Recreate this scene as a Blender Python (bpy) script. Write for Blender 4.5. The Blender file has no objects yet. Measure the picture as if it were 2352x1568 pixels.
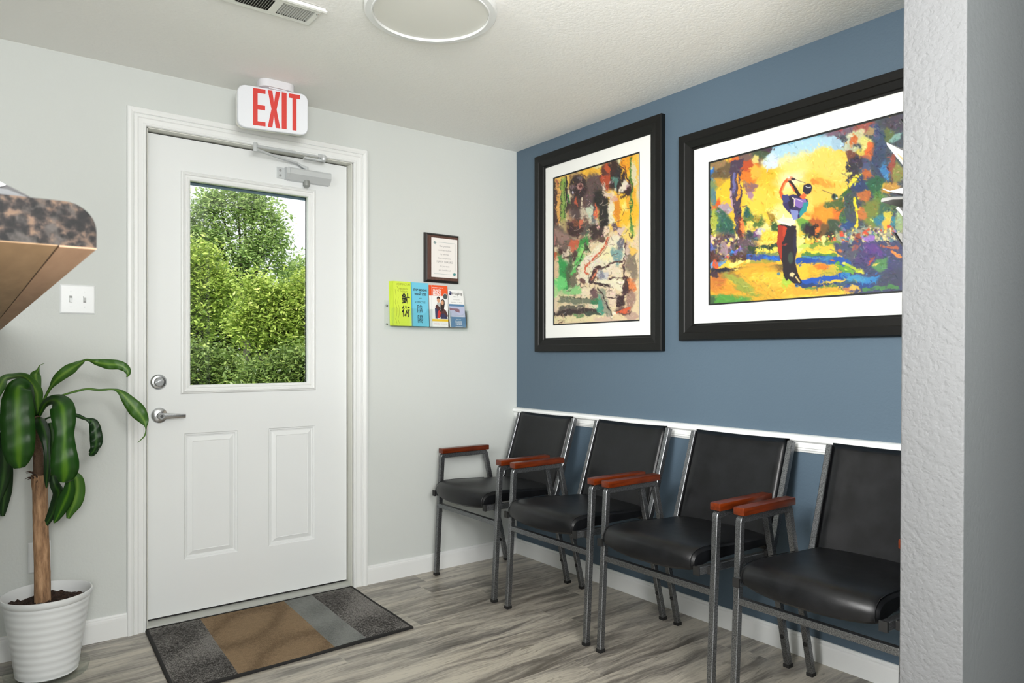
import bpy, bmesh, math, random
import numpy as np
from mathutils import Vector, Matrix
random.seed(7); rng = np.random.default_rng(5)
PI = math.pi
C = bpy.context.scene.collection

# ------------------------------------------------------------------ camera model
F, CX, HY = 1632., 1176., 816.            # focal length, centre column, horizon row (2352x1568 frame)
H = 2.36                                  # ceiling height
CH = H*452/919; DC = F*H/919
T = math.atan2(1176+69, F)
DV = (math.sin(T), math.cos(T)); RV = (math.cos(T), -math.sin(T))
oo = (1186.5-CX)/F*DC
CAM = (-(DC*DV[0]+oo*RV[0]), -(DC*DV[1]+oo*RV[1]), CH)
def ray(u, v):
    a = (u-CX)/F; b = -(v-HY)/F
    return (DV[0]+a*RV[0], DV[1]+a*RV[1], b)
def at(u, v, k):                          # point seen at column u, row v, at depth k
    r = ray(u, v); return Vector([CAM[i]+k*r[i] for i in range(3)])
def hit(u, v, ax, val):
    r = ray(u, v); k = (val-CAM[ax])/r[ax]; return Vector([CAM[i]+k*r[i] for i in range(3)])

# ------------------------------------------------------------------ material helpers
def lin(c):
    def f(x):
        x /= 255.; return x/12.92 if x <= .04045 else ((x+.055)/1.055)**2.4
    return tuple(f(x) for x in c[:3]) + (1,)
MATS = {}
class NT:
    def __init__(s, name):
        s.m = bpy.data.materials.new(name); s.m.use_nodes = True
        s.t = s.m.node_tree; s.b = s.t.nodes['Principled BSDF']; s.o = s.t.nodes['Material Output']
    def n(s, typ, **kw):
        x = s.t.nodes.new(typ)
        for k, v in kw.items():
            if k.startswith('_'): setattr(x, k[1:], v)
            else:
                k = k.replace('__', ' '); x.inputs[k].default_value = v
        return x
    def l(s, a, b): s.t.links.new(a, b)
    def math(s, op, a, b=None, c=None):
        x = s.t.nodes.new('ShaderNodeMath'); x.operation = op
        for i, v in enumerate((a, b, c)):
            if v is None: continue
            if isinstance(v, (int, float)): x.inputs[i].default_value = v
            else: s.l(v, x.inputs[i])
        return x.outputs[0]
    def ramp(s, fac, stops, mode='LINEAR'):
        x = s.t.nodes.new('ShaderNodeValToRGB'); x.color_ramp.interpolation = mode
        e = x.color_ramp.elements
        while len(e) < len(stops): e.new(.5)
        for i, (p, c) in enumerate(stops): e[i].position = p; e[i].color = c
        s.l(fac, x.inputs[0]); return x.outputs[0]
    def mix(s, f, a, b, mode='MIX'):
        x = s.t.nodes.new('ShaderNodeMix'); x.data_type = 'RGBA'; x.blend_type = mode
        for i, v in ((0, f), (6, a), (7, b)):
            if isinstance(v, (int, float, tuple)): x.inputs[i].default_value = v
            else: s.l(v, x.inputs[i])
        return x.outputs[2]
    def bump(s, h, strength=.3, dist=.01):
        x = s.t.nodes.new('ShaderNodeBump'); x.inputs['Strength'].default_value = strength
        x.inputs['Distance'].default_value = dist; s.l(h, x.inputs['Height']); s.l(x.outputs[0], s.b.inputs['Normal']); return x
    def pos(s): return s.t.nodes.new('ShaderNodeNewGeometry').outputs['Position']
    def obj(s): return s.t.nodes.new('ShaderNodeTexCoord').outputs['Object']
    def noise(s, vec, scale, detail=3, rough=.5, sc=None):
        if sc:
            mp = s.n('ShaderNodeMapping'); mp.inputs['Scale'].default_value = sc; s.l(vec, mp.inputs[0]); vec = mp.outputs[0]
        x = s.n('ShaderNodeTexNoise', Scale=scale, Detail=detail, Roughness=rough); s.l(vec, x.inputs['Vector']); return x.outputs[0]
def mat(name, col, rough=.5, metal=0, bump=None, var=0, spec=.5, **kw):
    if name in MATS: return MATS[name]
    t = NT(name); t.b.inputs['Base Color'].default_value = lin(col)
    t.b.inputs['Roughness'].default_value = rough; t.b.inputs['Metallic'].default_value = metal
    t.b.inputs['Specular IOR Level'].default_value = spec
    for k, v in kw.items(): t.b.inputs[k.replace('__', ' ')].default_value = v
    if bump:
        h = t.noise(t.obj(), bump[0], 3); t.bump(h, bump[1], bump[2] if len(bump) > 2 else .002)
    if var:
        f = t.noise(t.obj(), 18, 3); c = lin(col)
        t.l(t.ramp(f, [(.3, tuple(x*(1-var) for x in c[:3])+(1,)), (.7, tuple(min(1, x*(1+var)) for x in c[:3])+(1,))]), t.b.inputs['Base Color'])
    MATS[name] = t.m; return t.m

def wall_mat(name, col, scale=90, strength=.35, rough=.7, big=.0):
    t = NT(name); t.b.inputs['Base Color'].default_value = lin(col); t.b.inputs['Roughness'].default_value = rough
    t.b.inputs['Specular IOR Level'].default_value = .3
    p = t.pos(); n1 = t.noise(p, scale, 3, .55); n2 = t.noise(p, scale*.35, 2)
    h = t.math('ADD', t.math('MULTIPLY', t.math('SMOOTH_MIN', n1, .58, .1), 1.0), t.math('MULTIPLY', n2, .6))
    t.bump(h, strength, .004); return t.m
M_wall = wall_mat('painted wall', (206, 210, 207), 100, .22)
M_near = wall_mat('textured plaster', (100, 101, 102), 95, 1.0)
M_blue = wall_mat('blue wall paint', (81, 98, 112), 95, .28, .5)
M_ceil = wall_mat('ceiling paint', (247, 247, 243), 75, .42, .8)
M_white = mat('white gloss trim', (230, 232, 231), .38)
M_door = mat('white door paint', (228, 231, 231), .42)
M_jamb = mat('jamb paint', (214, 215, 206), .45)
M_plate = mat('white plastic plate', (232, 235, 236), .28)
M_black = mat('black rubber', (22, 22, 22), .6)
M_frame = mat('satin black frame', (13, 13, 12), .38, spec=.3)
M_mat = mat('white mat board', (222, 222, 218), .8)
M_steel = mat('brushed steel', (190, 192, 194), .24, 1.0, (220, .08))
M_alu = mat('silver painted metal', (198, 202, 203), .28, .15)
M_vinyl = None

def make_vinyl():
    t = NT('black vinyl'); o = t.obj(); t.b.inputs['Specular IOR Level'].default_value = .36
    n = t.noise(o, 14, 4, .6); t.l(t.ramp(n, [(.35, lin((9, 10, 12))), (.7, lin((21, 22, 25)))]), t.b.inputs['Base Color'])
    t.l(t.math('ADD', t.math('MULTIPLY', n, .14), .29), t.b.inputs['Roughness'])
    t.bump(t.math('ADD', t.noise(o, 420, 2), t.math('MULTIPLY', t.noise(o, 22, 3, .6, (1, 1, .35)), 2.2)), .16, .0012)
    return t.m
M_vinyl = make_vinyl()
def make_hammer():
    t = NT('hammered grey steel'); o = t.obj()
    n = t.noise(o, 330, 2, .6)
    t.l(t.ramp(n, [(.35, lin((84, 86, 88))), (.62, lin((140, 142, 144)))]), t.b.inputs['Base Color'])
    t.b.inputs['Metallic'].default_value = .88; t.b.inputs['Roughness'].default_value = .36
    t.bump(n, .25, .001); return t.m
M_ham = make_hammer()
def make_wood(name, c1, c2, sc, scale=14, rough=.35):
    t = NT(name); n = t.noise(t.obj(), scale, 5, .6, sc)
    t.l(t.ramp(n, [(.3, lin(c1)), (.7, lin(c2))]), t.b.inputs['Base Color']); t.b.inputs['Roughness'].default_value = rough; return t.m
M_cherry = make_wood('cherry wood', (70, 23, 4), (112, 43, 9), (1, 8, 8), 12, .28)
M_walnut = make_wood('walnut board', (72, 48, 42), (104, 74, 64), (22, 2, 1.5), 14, .45)
M_ply = make_wood('plywood', (142, 112, 78), (166, 134, 98), (9, 1, 4), 5, .6)
M_strip = make_wood('particle board strip', (160, 124, 96), (178, 142, 112), (9, 1, 4), 5, .6)

def make_floor():
    t = NT('grey wood plank tile'); p = t.pos()
    sx = t.n('ShaderNodeSeparateXYZ'); t.l(p, sx.inputs[0]); X, Y = sx.outputs[0], sx.outputs[1]
    W, L = .1655, 1.22
    r = t.math('DIVIDE', t.math('SUBTRACT', -.148, Y), W); row = t.math('FLOOR', r); fr = t.math('FRACT', r)
    wn = t.n('ShaderNodeTexWhiteNoise', _noise_dimensions='1D'); t.l(row, wn.inputs['W'])
    q = t.math('ADD', t.math('DIVIDE', t.math('ADD', X, 9.), L), t.math('MULTIPLY', wn.outputs[0], 7.3)); col = t.math('FLOOR', q); fc = t.math('FRACT', q)
    w2 = t.n('ShaderNodeTexWhiteNoise', _noise_dimensions='2D'); cb = t.n('ShaderNodeCombineXYZ'); t.l(row, cb.inputs[0]); t.l(col, cb.inputs[1]); t.l(cb.outputs[0], w2.inputs['Vector'])
    rnd = w2.outputs[0]
    c3 = t.n('ShaderNodeCombineXYZ'); t.l(X, c3.inputs[0]); t.l(Y, c3.inputs[1]); t.l(t.math('MULTIPLY', rnd, 40.), c3.inputs[2])
    v = c3.outputs[0]
    warp = t.noise(v, 3.0, 2, .5, (1, 3, 1))
    c4 = t.n('ShaderNodeCombineXYZ'); t.l(X, c4.inputs[0]); t.l(t.math('ADD', Y, t.math('MULTIPLY', warp, .08)), c4.inputs[1]); t.l(t.math('MULTIPLY', rnd, 40.), c4.inputs[2])
    v = c4.outputs[0]
    s1 = t.noise(v, 1.0, 6, .66, (1.5, 13, 1)); s2 = t.noise(v, 1.0, 6, .7, (5, 70, 1)); s3 = t.noise(v, 1.0, 4, .6, (9, 26, 1))
    f = t.math('ADD', t.math('ADD', t.math('MULTIPLY', s1, .75), t.math('MULTIPLY', s2, .3)), t.math('MULTIPLY', rnd, .05))
    c = t.ramp(f, [(.39, lin((62, 61, 60))), (.47, lin((108, 105, 102))), (.54, lin((154, 149, 141))), (.63, lin((192, 186, 173)))])
    kn = t.ramp(s3, [(.30, (0, 0, 0, 1)), (.37, (1, 1, 1, 1))]); c = t.mix(.45, c, kn, 'MULTIPLY')
    c = t.mix(t.math('MULTIPLY', t.noise(v, 2.2, 2), .35), c, lin((172, 160, 138)))
    g1 = t.math('LESS_THAN', fr, .016); g2 = t.math('LESS_THAN', fc, .0022); g = t.math('MAXIMUM', g1, g2)
    c = t.mix(t.math('MULTIPLY', g, .55), c, lin((176, 170, 156))); s4 = t.noise(v, 1.0, 6, .75, (14, 190, 1)); c = t.mix(.5, c, t.ramp(s4, [(.36, (.35, .34, .33, 1)), (.46, (1, 1, 1, 1))]), 'MULTIPLY')
    t.l(c, t.b.inputs['Base Color'])
    t.l(t.math('ADD', t.math('MULTIPLY', s2, .16), .26), t.b.inputs['Roughness'])
    t.bump(t.math('SUBTRACT', t.math('MULTIPLY', s2, .25), g), .25, .0015); return t.m
M_floor = make_floor()

def make_granite():
    t = NT('speckled granite laminate'); p = t.pos()
    n = t.noise(p, 105, 5, .62); v = t.n('ShaderNodeTexVoronoi', Scale=140.); t.l(p, v.inputs['Vector'])
    f = t.math('ADD', t.math('MULTIPLY', n, .8), t.math('MULTIPLY', v.outputs[0], .25))
    c = t.ramp(f, [(.42, lin((8, 8, 8))), (.50, lin((22, 19, 18))), (.57, lin((48, 41, 37))), (.66, lin((92, 74, 60)))])
    n2 = t.noise(p, 80, 3); c = t.mix(t.ramp(n2, [(.54, (0, 0, 0, 1)), (.68, (1, 1, 1, 1))]), c, lin((62, 58, 55)))
    n3 = t.noise(p, 50, 3, .6); c = t.mix(t.ramp(n3, [(.34, (.9, .9, .9, 1)), (.47, (0, 0, 0, 1))]), c, lin((9, 9, 10)))
    t.l(c, t.b.inputs['Base Color']); t.b.inputs['Roughness'].default_value = .5; t.b.inputs['Specular IOR Level'].default_value = .15; return t.m

def glass_mat(name, tint=(1, 1, 1, 1), refl=.08, alpha=.0, haze=None):
    t = NT(name); tr = t.n('ShaderNodeBsdfTransparent', Color=tint); gl = t.n('ShaderNodeBsdfGlossy', Roughness=.02)
    fr = t.n('ShaderNodeFresnel', IOR=1.45); mx = t.n('ShaderNodeMixShader')
    bf = t.t.nodes.new('ShaderNodeNewGeometry').outputs['Backfacing']
    t.l(t.math('MULTIPLY', t.math('ADD', t.math('MULTIPLY', fr.outputs[0], refl/.04*.5), alpha), t.math('SUBTRACT', 1., bf)), mx.inputs[0]); t.l(tr.outputs[0], mx.inputs[1]); t.l(gl.outputs[0], mx.inputs[2])
    t.l(mx.outputs[0], t.o.inputs[0]); return t.m
M_pane = glass_mat('window glass', (.96, .98, .97, 1), .10)
M_glaze = glass_mat('picture glazing', (1, 1, 1, 1), .010)
M_acr = glass_mat('clear acrylic', (.97, .985, .98, 1), .05, .02)

# ------------------------------------------------------------------ mesh helpers
def link(name, verts, faces, m, parent=None, smooth=False, mats=None, idx=None):
    me = bpy.data.meshes.new(name); me.from_pydata([tuple(v) for v in verts], [], faces); me.validate()
    bm = bmesh.new(); bm.from_mesh(me); bmesh.ops.recalc_face_normals(bm, faces=bm.faces); bm.to_mesh(me); bm.free()
    for mm in (mats or [m]): me.materials.append(mm)
    if idx is not None and len(idx) == len(me.polygons): me.polygons.foreach_set('material_index', idx)
    if smooth: me.polygons.foreach_set('use_smooth', [True]*len(me.polygons)); autosmooth(me)
    o = bpy.data.objects.new(name, me); C.objects.link(o)
    if parent: o.parent = parent
    return o
def autosmooth(me, ang=35):
    try: me.set_sharp_from_angle(angle=math.radians(ang))
    except Exception: pass
class MB:
    def __init__(s): s.v = []; s.f = []
    def add(s, v, f):
        n = len(s.v); s.v += [tuple(x) for x in v]; s.f += [tuple(i+n for i in q) for q in f]; return s
    def box(s, a, b, bev=0):
        x0, y0, z0 = [min(a[i], b[i]) for i in range(3)]; x1, y1, z1 = [max(a[i], b[i]) for i in range(3)]
        if bev <= 0:
            v = [(x0,y0,z0),(x1,y0,z0),(x1,y1,z0),(x0,y1,z0),(x0,y0,z1),(x1,y0,z1),(x1,y1,z1),(x0,y1,z1)]
            return s.add(v, [(0,3,2,1),(4,5,6,7),(0,1,5,4),(1,2,6,5),(2,3,7,6),(3,0,4,7)])
        bm = bmesh.new(); bmesh.ops.create_cube(bm, size=1)
        for w in bm.verts: w.co = Vector(((x0+x1)/2+w.co.x*(x1-x0), (y0+y1)/2+w.co.y*(y1-y0), (z0+z1)/2+w.co.z*(z1-z0)))
        bmesh.ops.bevel(bm, geom=bm.edges[:], offset=bev, segments=2, profile=.6, affect='EDGES')
        return s.bm(bm)
    def bm(s, bm):
        bm.verts.index_update(); s.add([w.co.copy() for w in bm.verts], [[w.index for w in f.verts] for f in bm.faces]); bm.free(); return s
    def prism(s, pts, fn, d0, d1):        # pts 2D outline, fn(a,b,d)->3D
        n = len(pts); v = [fn(a, b, d0) for a, b in pts]+[fn(a, b, d1) for a, b in pts]
        f = [(i, (i+1) % n, n+(i+1) % n, n+i) for i in range(n)]+[tuple(range(n)), tuple(range(2*n-1, n-1, -1))]
        return s.add(v, f)
    def lathe(s, prof, c, seg=48, axis='z'):
        v = []; n = len(prof)
        for j in range(seg):
            a = 2*PI*j/seg
            for r, z in prof:
                p = (r*math.cos(a), r*math.sin(a), z)
                if axis == 'y': p = (p[0], -p[2], p[1])
                v.append((c[0]+p[0], c[1]+p[1], c[2]+p[2]))
        f = []
        for j in range(seg):
            k = (j+1) % seg
            for i in range(n-1): f.append((j*n+i, k*n+i, k*n+i+1, j*n+i+1))
        s.add(v, f)
        if prof[0][0] > 1e-5: s.f.append(tuple(len(s.v)-n*seg+j*n for j in range(seg)))
        if prof[-1][0] > 1e-5: s.f.append(tuple(len(s.v)-n*seg+j*n+n-1 for j in range(seg)))
        return s
    def tube(s, pts, r, seg=10):
        pts = [Vector(p) for p in pts]; v = []; rr = r if isinstance(r, (list, tuple)) else [r]*len(pts)
        up = Vector((0, 0, 1))
        for i, p in enumerate(pts):
            t = (pts[min(i+1, len(pts)-1)]-pts[max(i-1, 0)]).normalized()
            if i == 0: a = t.cross(up if abs(t.z) < .9 else Vector((1, 0, 0))).normalized()
            else: a = (a-t*a.dot(t)).normalized()
            b = t.cross(a)
            for j in range(seg):
                g = 2*PI*j/seg; v.append(p+rr[i]*(math.cos(g)*a+math.sin(g)*b))
        n = len(pts); f = [(i*seg+j, i*seg+(j+1) % seg, (i+1)*seg+(j+1) % seg, (i+1)*seg+j) for i in range(n-1) for j in range(seg)]
        f += [tuple(range(seg)), tuple((n-1)*seg+j for j in reversed(range(seg)))]
        return s.add(v, f)
    def flat(s, pts, y, w, th):           # square section bar swept along a path in the x-z plane
        pts = [Vector((a, 0, b)) for a, b in pts]; v = []; n = len(pts)
        c = .0022
        for i, p in enumerate(pts):
            t0 = (pts[i]-pts[i-1]).normalized() if i else (pts[1]-pts[0]).normalized()
            t1 = (pts[i+1]-pts[i]).normalized() if i < n-1 else t0
            t = (t0+t1).normalized(); nn = Vector((-t.z, 0, t.x)); k = 1/max(.5, nn.dot(Vector((-t0.z, 0, t0.x))))
            hw, ht = w/2, th/2
            for dy, dn in ((-hw+c, -ht), (hw-c, -ht), (hw, -ht+c), (hw, ht-c), (hw-c, ht), (-hw+c, ht), (-hw, ht-c), (-hw, -ht+c)):
                q = p+nn*dn*k; v.append((q.x, y+dy, q.z))
        f = [(i*8+j, i*8+(j+1) % 8, (i+1)*8+(j+1) % 8, (i+1)*8+j) for i in range(n-1) for j in range(8)]
        f += [tuple(range(8)), tuple((n-1)*8+j for j in reversed(range(8)))]
        return s.add(v, f)
    def loops(s, prof, rect, fn, closed=True, fill=False):
        # prof: list of (outward offset, height); rect: a0,b0,a1,b1
        a0, b0, a1, b1 = rect; base = len(s.v); n = len(prof)
        for d, h in prof:
            if closed: q = [(a0-d, b0-d), (a1+d, b0-d), (a1+d, b1+d), (a0-d, b1+d)]
            else: q = [(a0-d, b0), (a0-d, b1+d), (a1+d, b1+d), (a1+d, b0)]
            s.v += [tuple(fn(a, b, h)) for a, b in q]
        m = 4 if closed else 3
        for i in range(n-1):
            for j in range(m):
                k = (j+1) % 4
                s.f.append((base+i*4+j, base+i*4+k, base+(i+1)*4+k, base+(i+1)*4+j))
        if fill: s.f.append((base, base+1, base+2, base+3))
        return s
    def build(s, name, m, parent=None, smooth=False): return link(name, s.v, s.f, m, parent, smooth)

def tag(o, label=None, cat=None, group=None, kind=None):
    if label: o['label'] = label
    if cat: o['category'] = cat
    if group: o['group'] = group
    if kind: o['kind'] = kind
    return o
def empty(name, loc, label=None, cat=None, group=None, kind=None):
    o = bpy.data.objects.new(name, None); C.objects.link(o); o.location = loc; o.empty_display_size = .05
    o['_loc'] = tuple(loc)
    return tag(o, label, cat, group, kind)
def settle():                              # parts are modelled in place; keep them there under their parent empties
    for o in bpy.data.objects:
        if '_loc' in o.keys():
            l = Vector(o['_loc']); del o['_loc']
            for ch in o.children_recursive:
                if ch.type == 'MESH': ch.data.transform(Matrix.Translation(-l))
def copy_tree(o, parent=None):
    c = o.copy(); C.objects.link(c); c.parent = parent
    for ch in o.children: copy_tree(ch, c)
    return c
Bk = lambda a, b, h: (a, -h, b)            # back wall plane: a = x, b = z, h towards the room
Rt = lambda a, b, h: (-h, a, b)            # right wall plane: a = y, b = z
_tx = {}
def text(body, size, name, m, parent, loc, width=None, align='CENTER', bold=0, fn=Bk, h=.001, sx=1):
    cu = bpy.data.curves.new('t', 'FONT'); cu.body = body; cu.size = size; cu.align_x = align; cu.offset = bold; cu.resolution_u = 2
    o = bpy.data.objects.new('t', cu); C.objects.link(o); bpy.context.view_layer.update()
    me = bpy.data.meshes.new_from_object(o.evaluated_get(bpy.context.evaluated_depsgraph_get()))
    vs = [v.co.copy() for v in me.vertices]; fs = [tuple(p.vertices) for p in me.polygons]
    bpy.data.objects.remove(o); bpy.data.curves.remove(cu); bpy.data.meshes.remove(me)
    if not vs: return None
    x0 = min(v.x for v in vs); x1 = max(v.x for v in vs)
    if width: k = width/max(1e-6, x1-x0)
    else: k = sx
    cx = (x0+x1)/2 if align == 'CENTER' else x0
    vv = [fn(loc[0]+(v.x-cx)*k, loc[1]+v.y, h) for v in vs]
    me = bpy.data.meshes.new(name); me.from_pydata(vv, [], fs); me.materials.append(m)
    o = bpy.data.objects.new(name, me); C.objects.link(o); o.parent = parent
    return o

# ------------------------------------------------------------------ room shell
DX0, DX1, DZ1 = -1.970, -1.040, 2.124      # door opening
XL, YF = -5.6, -7.2
b = MB()
b.box((XL, 0, 0), (DX0, .16, H)); b.box((DX1, 0, 0), (.16, .16, H)); b.box((DX0, 0, DZ1), (DX1, .16, H)); b.box((DX0, .02, -.06), (DX1, .16, 0))
tag(b.build('wall_back', M_wall), 'light grey textured wall around the white door', 'wall', kind='structure')
tag(MB().box((0, YF, 0), (.16, 0, H)).build('wall_right', M_blue), 'slate blue textured wall behind the row of chairs', 'wall', kind='structure')
tag(MB().box((XL-.16, YF, 0), (XL, .16, H)).build('wall_left', M_wall), 'light grey wall of the reception side', 'wall', kind='structure')
tag(MB().box((XL, YF-.16, 0), (.16, YF, H)).build('wall_front', M_wall), 'light grey wall at the rear of the reception room', 'wall', kind='structure')
tag(MB().box((XL-.16, YF-.16, -.08), (.16, .02, 0)).build('floor', M_floor), 'grey wood look plank tile floor', 'floor', kind='structure')
tag(MB().box((XL-.16, YF-.16, H), (.16, .16, H+.12)).build('ceiling', M_ceil), 'off-white orange peel textured ceiling', 'ceiling', kind='structure')
# partition wall, its end towards the opening; slightly out of plumb
v = []
for z in (0, H):
    s = (1.0-z)*.0062
    for (x, y) in ((-1.012, -2.745), (.0, -2.745), (.0, -2.625), (-1.012, -2.625)): v.append((x, y+s, z))
bm = bmesh.new(); vs = [bm.verts.new(p) for p in v]
for q in ((0,1,2,3),(4,5,6,7),(0,1,5,4),(1,2,6,5),(2,3,7,6),(3,0,4,7)): bm.faces.new([vs[i] for i in q])
bmesh.ops.recalc_face_normals(bm, faces=bm.faces)
ed = [e for e in bm.edges if abs(e.verts[0].co.z-e.verts[1].co.z) > 1 and e.verts[0].co.x < -1]
bmesh.ops.bevel(bm, geom=ed, offset=.004, segments=3, profile=.5, affect='EDGES')
pw = MB().bm(bm).build('wall_partition', M_near, smooth=True); pw.data.materials.append(wall_mat('darkened side plaster', (86, 89, 90), 110, .4))  # side face gets a darker colour that stands in for shade
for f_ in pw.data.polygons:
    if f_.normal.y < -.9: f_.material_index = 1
tag(MB().box((-1.45, -3.85, 0), (0, -3.70, H)).build('wall_light_blocker', M_wall), 'unseen light grey wall added to shade the hallway side of the partition', 'wall', kind='structure')  # unseen wall added to keep light off the partition's side face
tag(pw, 'coarsely textured end of the partition wall at the right', 'wall', kind='structure')
# baseboards
BP = [(0, .095), (.006, .094), (.009, .088), (.009, .084), (.013, .080), (.014, .072), (.014, 0), (0, 0)]
def base_run(name, a0, a1, fn, hh, label, m=M_white):
    b = MB(); b.prism([(z*hh/.095, h) for h, z in BP], lambda z, h, d: fn(d, z, h), a0, a1)
    tag(b.build(name, m), label, 'baseboard', kind='structure')
base_run('baseboard_back', -1.0-.0+.0361, 0, Bk, .092, 'white baseboard between the door casing and the corner')
base_run('baseboard_left', XL, -2.0445, Bk, .095, 'white baseboard behind the potted plant')
base_run('baseboard_right', -2.62, 0, Rt, .086, 'white baseboard under the blue wall')
# chair rail
RP = [(0, .856), (.016, .854), (.026, .849), (.030, .842), (.029, .834), (.024, .829), (.017, .826), (.0155, .812), (.0155, .806), (.013, .804), (.012, .797), (.009, .795), (.006, .788), (0, .786)]
b = MB(); b.prism([(z, h) for h, z in RP], lambda z, h, d: Rt(d, z, h), -2.62, 0)
tag(b.build('trim_1', M_white), 'white chair rail moulding along the blue wall', 'chair rail', kind='structure')
# door casing
CP = [(0, 0), (0, .011), (.004, .015), (.010, .015), (.013, .0115), (.030, .013), (.034, .0165), (.044, .016), (.047, .013), (.050, .018), (.060, .021), (.070, .020), (.0735, .014), (.0735, 0)]
b = MB(); b.loops(CP, (-1.9735, 0, -1.0365, 2.1235), Bk, closed=False)
tag(b.build('trim_2', M_white), 'white stepped casing around the door', 'door casing', kind='structure')
# jamb
b = MB(); b.box((DX0-.0015, 0, 0), (DX0+.004, .145, DZ1)); b.box((DX1-.004, 0, 0), (DX1+.0015, .145, DZ1)); b.box((DX0, 0, DZ1-.004), (DX1, .145, DZ1+.0015))
b.box((DX1-.016, .092, 0), (DX1-.004, .14, DZ1)); b.box((DX0+.004, .092, 0), (DX0+.016, .14, DZ1)); b.box((DX0, .092, DZ1-.016), (DX1, .14, DZ1-.004))
tag(b.build('trim_3', M_jamb), 'off-white jamb lining the door opening', 'door jamb', kind='structure')
tag(MB().prism([(.001, 0), (.004, .014), (.05, .021), (.14, .021), (.14, 0)], lambda a, z, d: (d, a, z), DX0+.004, DX1-.004).build('trim_4', mat('threshold', (186, 188, 182), .45, .2)),
    'pale metal threshold under the door', 'threshold', kind='structure')

# ------------------------------------------------------------------ door
YD = .047
L0, L1, Z0, Z1 = -1.9625, -1.0500, .030, 2.114
door = empty('door_1', ((L0+L1)/2, YD, Z0), 'white glazed entrance door with two raised lower panels', 'door', kind='structure')
Dn = lambda a, b, h: (a, YD-h, b)
PW = (-1.7935, 1.0255, -1.2475, 1.9375)     # glass opening
panels = [(-1.8135, .2595, -1.5845, .8165), (-1.4425, .2595, -1.2155, .8165)]
# slab face with openings cut, as grid of boxes
xs = sorted({L0, L1, PW[0], PW[2]}); b = MB()
b.box((L0, YD, Z0), (PW[0], YD+.044, Z1)); b.box((PW[2], YD, Z0), (L1, YD+.044, Z1)); b.box((PW[0], YD, PW[3]), (PW[2], YD+.044, Z1))
b.box((PW[0], YD, panels[0][3]), (PW[2], YD+.044, PW[1])); b.box((PW[0], YD+.012, Z0), (PW[2], YD+.044, panels[0][3]))
b.box((PW[0], YD, Z0), (PW[2], YD+.012, panels[0][1]))
b2 = MB()
for p in panels:
    pass
slab = MB()
slab.box((L0, YD, Z0), (panels[0][0], YD+.044, Z1)); slab.box((panels[1][2], YD, Z0), (L1, YD+.044, Z1))
slab.box((panels[0][0], YD, PW[3]), (panels[1][2], YD+.044, Z1)); slab.box((panels[0][0], YD, panels[0][3]), (panels[1][2], YD+.044, PW[1]))
slab.box((panels[0][0], YD, PW[1]), (PW[0], YD+.044, PW[3])); slab.box((PW[2], YD, PW[1]), (panels[1][2], YD+.044, PW[3]))
slab.box((panels[0][0], YD, Z0), (panels[1][2], YD+.044, panels[0][1])); slab.box((panels[0][2], YD, panels[0][1]), (panels[1][0], YD+.044, panels[0][3]))
slab.build('door_slab', M_door, door)
for p in panels:
    b = MB(); b.loops([(0, 0), (-.003, -.004), (-.009, -.005), (-.011, -.009), (-.017, -.010), (-.036, -.003), (-.0385, -.0045)], p, Dn)
    q = (p[0]+.0385, p[1]+.0385, p[2]-.0385, p[3]-.0385)
    b.add([Dn(q[0], q[1], -.0045), Dn(q[2], q[1], -.0045), Dn(q[2], q[3], -.0045), Dn(q[0], q[3], -.0045)], [(0, 1, 2, 3)])
    b.loops([(0, -.044), (0, 0)], p, Dn, fill=True)
    b.build('raised_panel', M_door, door)
b = MB(); b.loops([(-.004, -.02), (-.004, .004), (0, .008), (.007, .009), (.009, .006), (.016, .007), (.020, .012), (.024, .013), (.0275, .009), (.031, .008), (.0345, .002), (.0345, 0)], PW, Dn)
wf = b.build('window_frame', M_white, door)
Me = mat('blue grey stop', (92, 118, 142), .6)  # blue grey tone for the outer glazing stop
b = MB(); b.loops([(.012, -.046), (-.001, -.046), (-.010, -.062), (.03, -.062)], (PW[0]-.022, PW[1]-.022, PW[2]+.022, PW[3]), Dn); b.build('outer_glazing_stop', Me, door)
b = MB(); b.loops([(.0, -.018), (.0, -.046)], (PW[0], PW[1], PW[2], PW[3]), Dn); b.build('glass_spacer', mat('dark spacer', (70, 78, 80), .5, .4), door)
MB().add([Dn(PW[0], PW[1], -.022), Dn(PW[2], PW[1], -.022), Dn(PW[2], PW[3], -.022), Dn(PW[0], PW[3], -.022)], [(0, 1, 2, 3)]).build('glass_pane', M_pane, door)
b = MB(); b.box((L1+.0005, YD+.012, Z0), (DX1-.0045, YD+.04, DZ1-.005)); b.box((L0, YD+.012, Z1+.001), (DX1-.0045, YD+.04, DZ1-.0045)); b.box((L0, YD+.006, .0215), (L1, YD+.036, Z0+.0005)); b.box((DX0+.0045, YD+.012, Z0), (L0-.0005, YD+.04, DZ1-.005))
b.build('weatherstrip', M_black, door)
# deadbolt
c = (-1.9165, YD, 1.0465); db = MB().lathe([(0, .016), (.016, .016), (.0185, .014), (.020, .012), (.027, .011), (.0325, .005), (.033, 0)], c, 40, 'y').build('deadbolt', M_steel, door, True)
bm = bmesh.new(); bmesh.ops.create_cube(bm, size=1)
for w in bm.verts: w.co = Vector((w.co.x*.026*(1 if w.co.z > 0 else 1), w.co.y*.012, w.co.z*.009))
bmesh.ops.bevel(bm, geom=bm.edges[:], offset=.002, segments=2, affect='EDGES'); bmesh.ops.rotate(bm, verts=bm.verts, cent=(0, 0, 0), matrix=Matrix.Rotation(-.5, 3, 'Y'))
bmesh.ops.translate(bm, verts=bm.verts, vec=(c[0], YD-.022, c[2])); MB().bm(bm).build('thumb_turn', M_steel, db, True)
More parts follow.
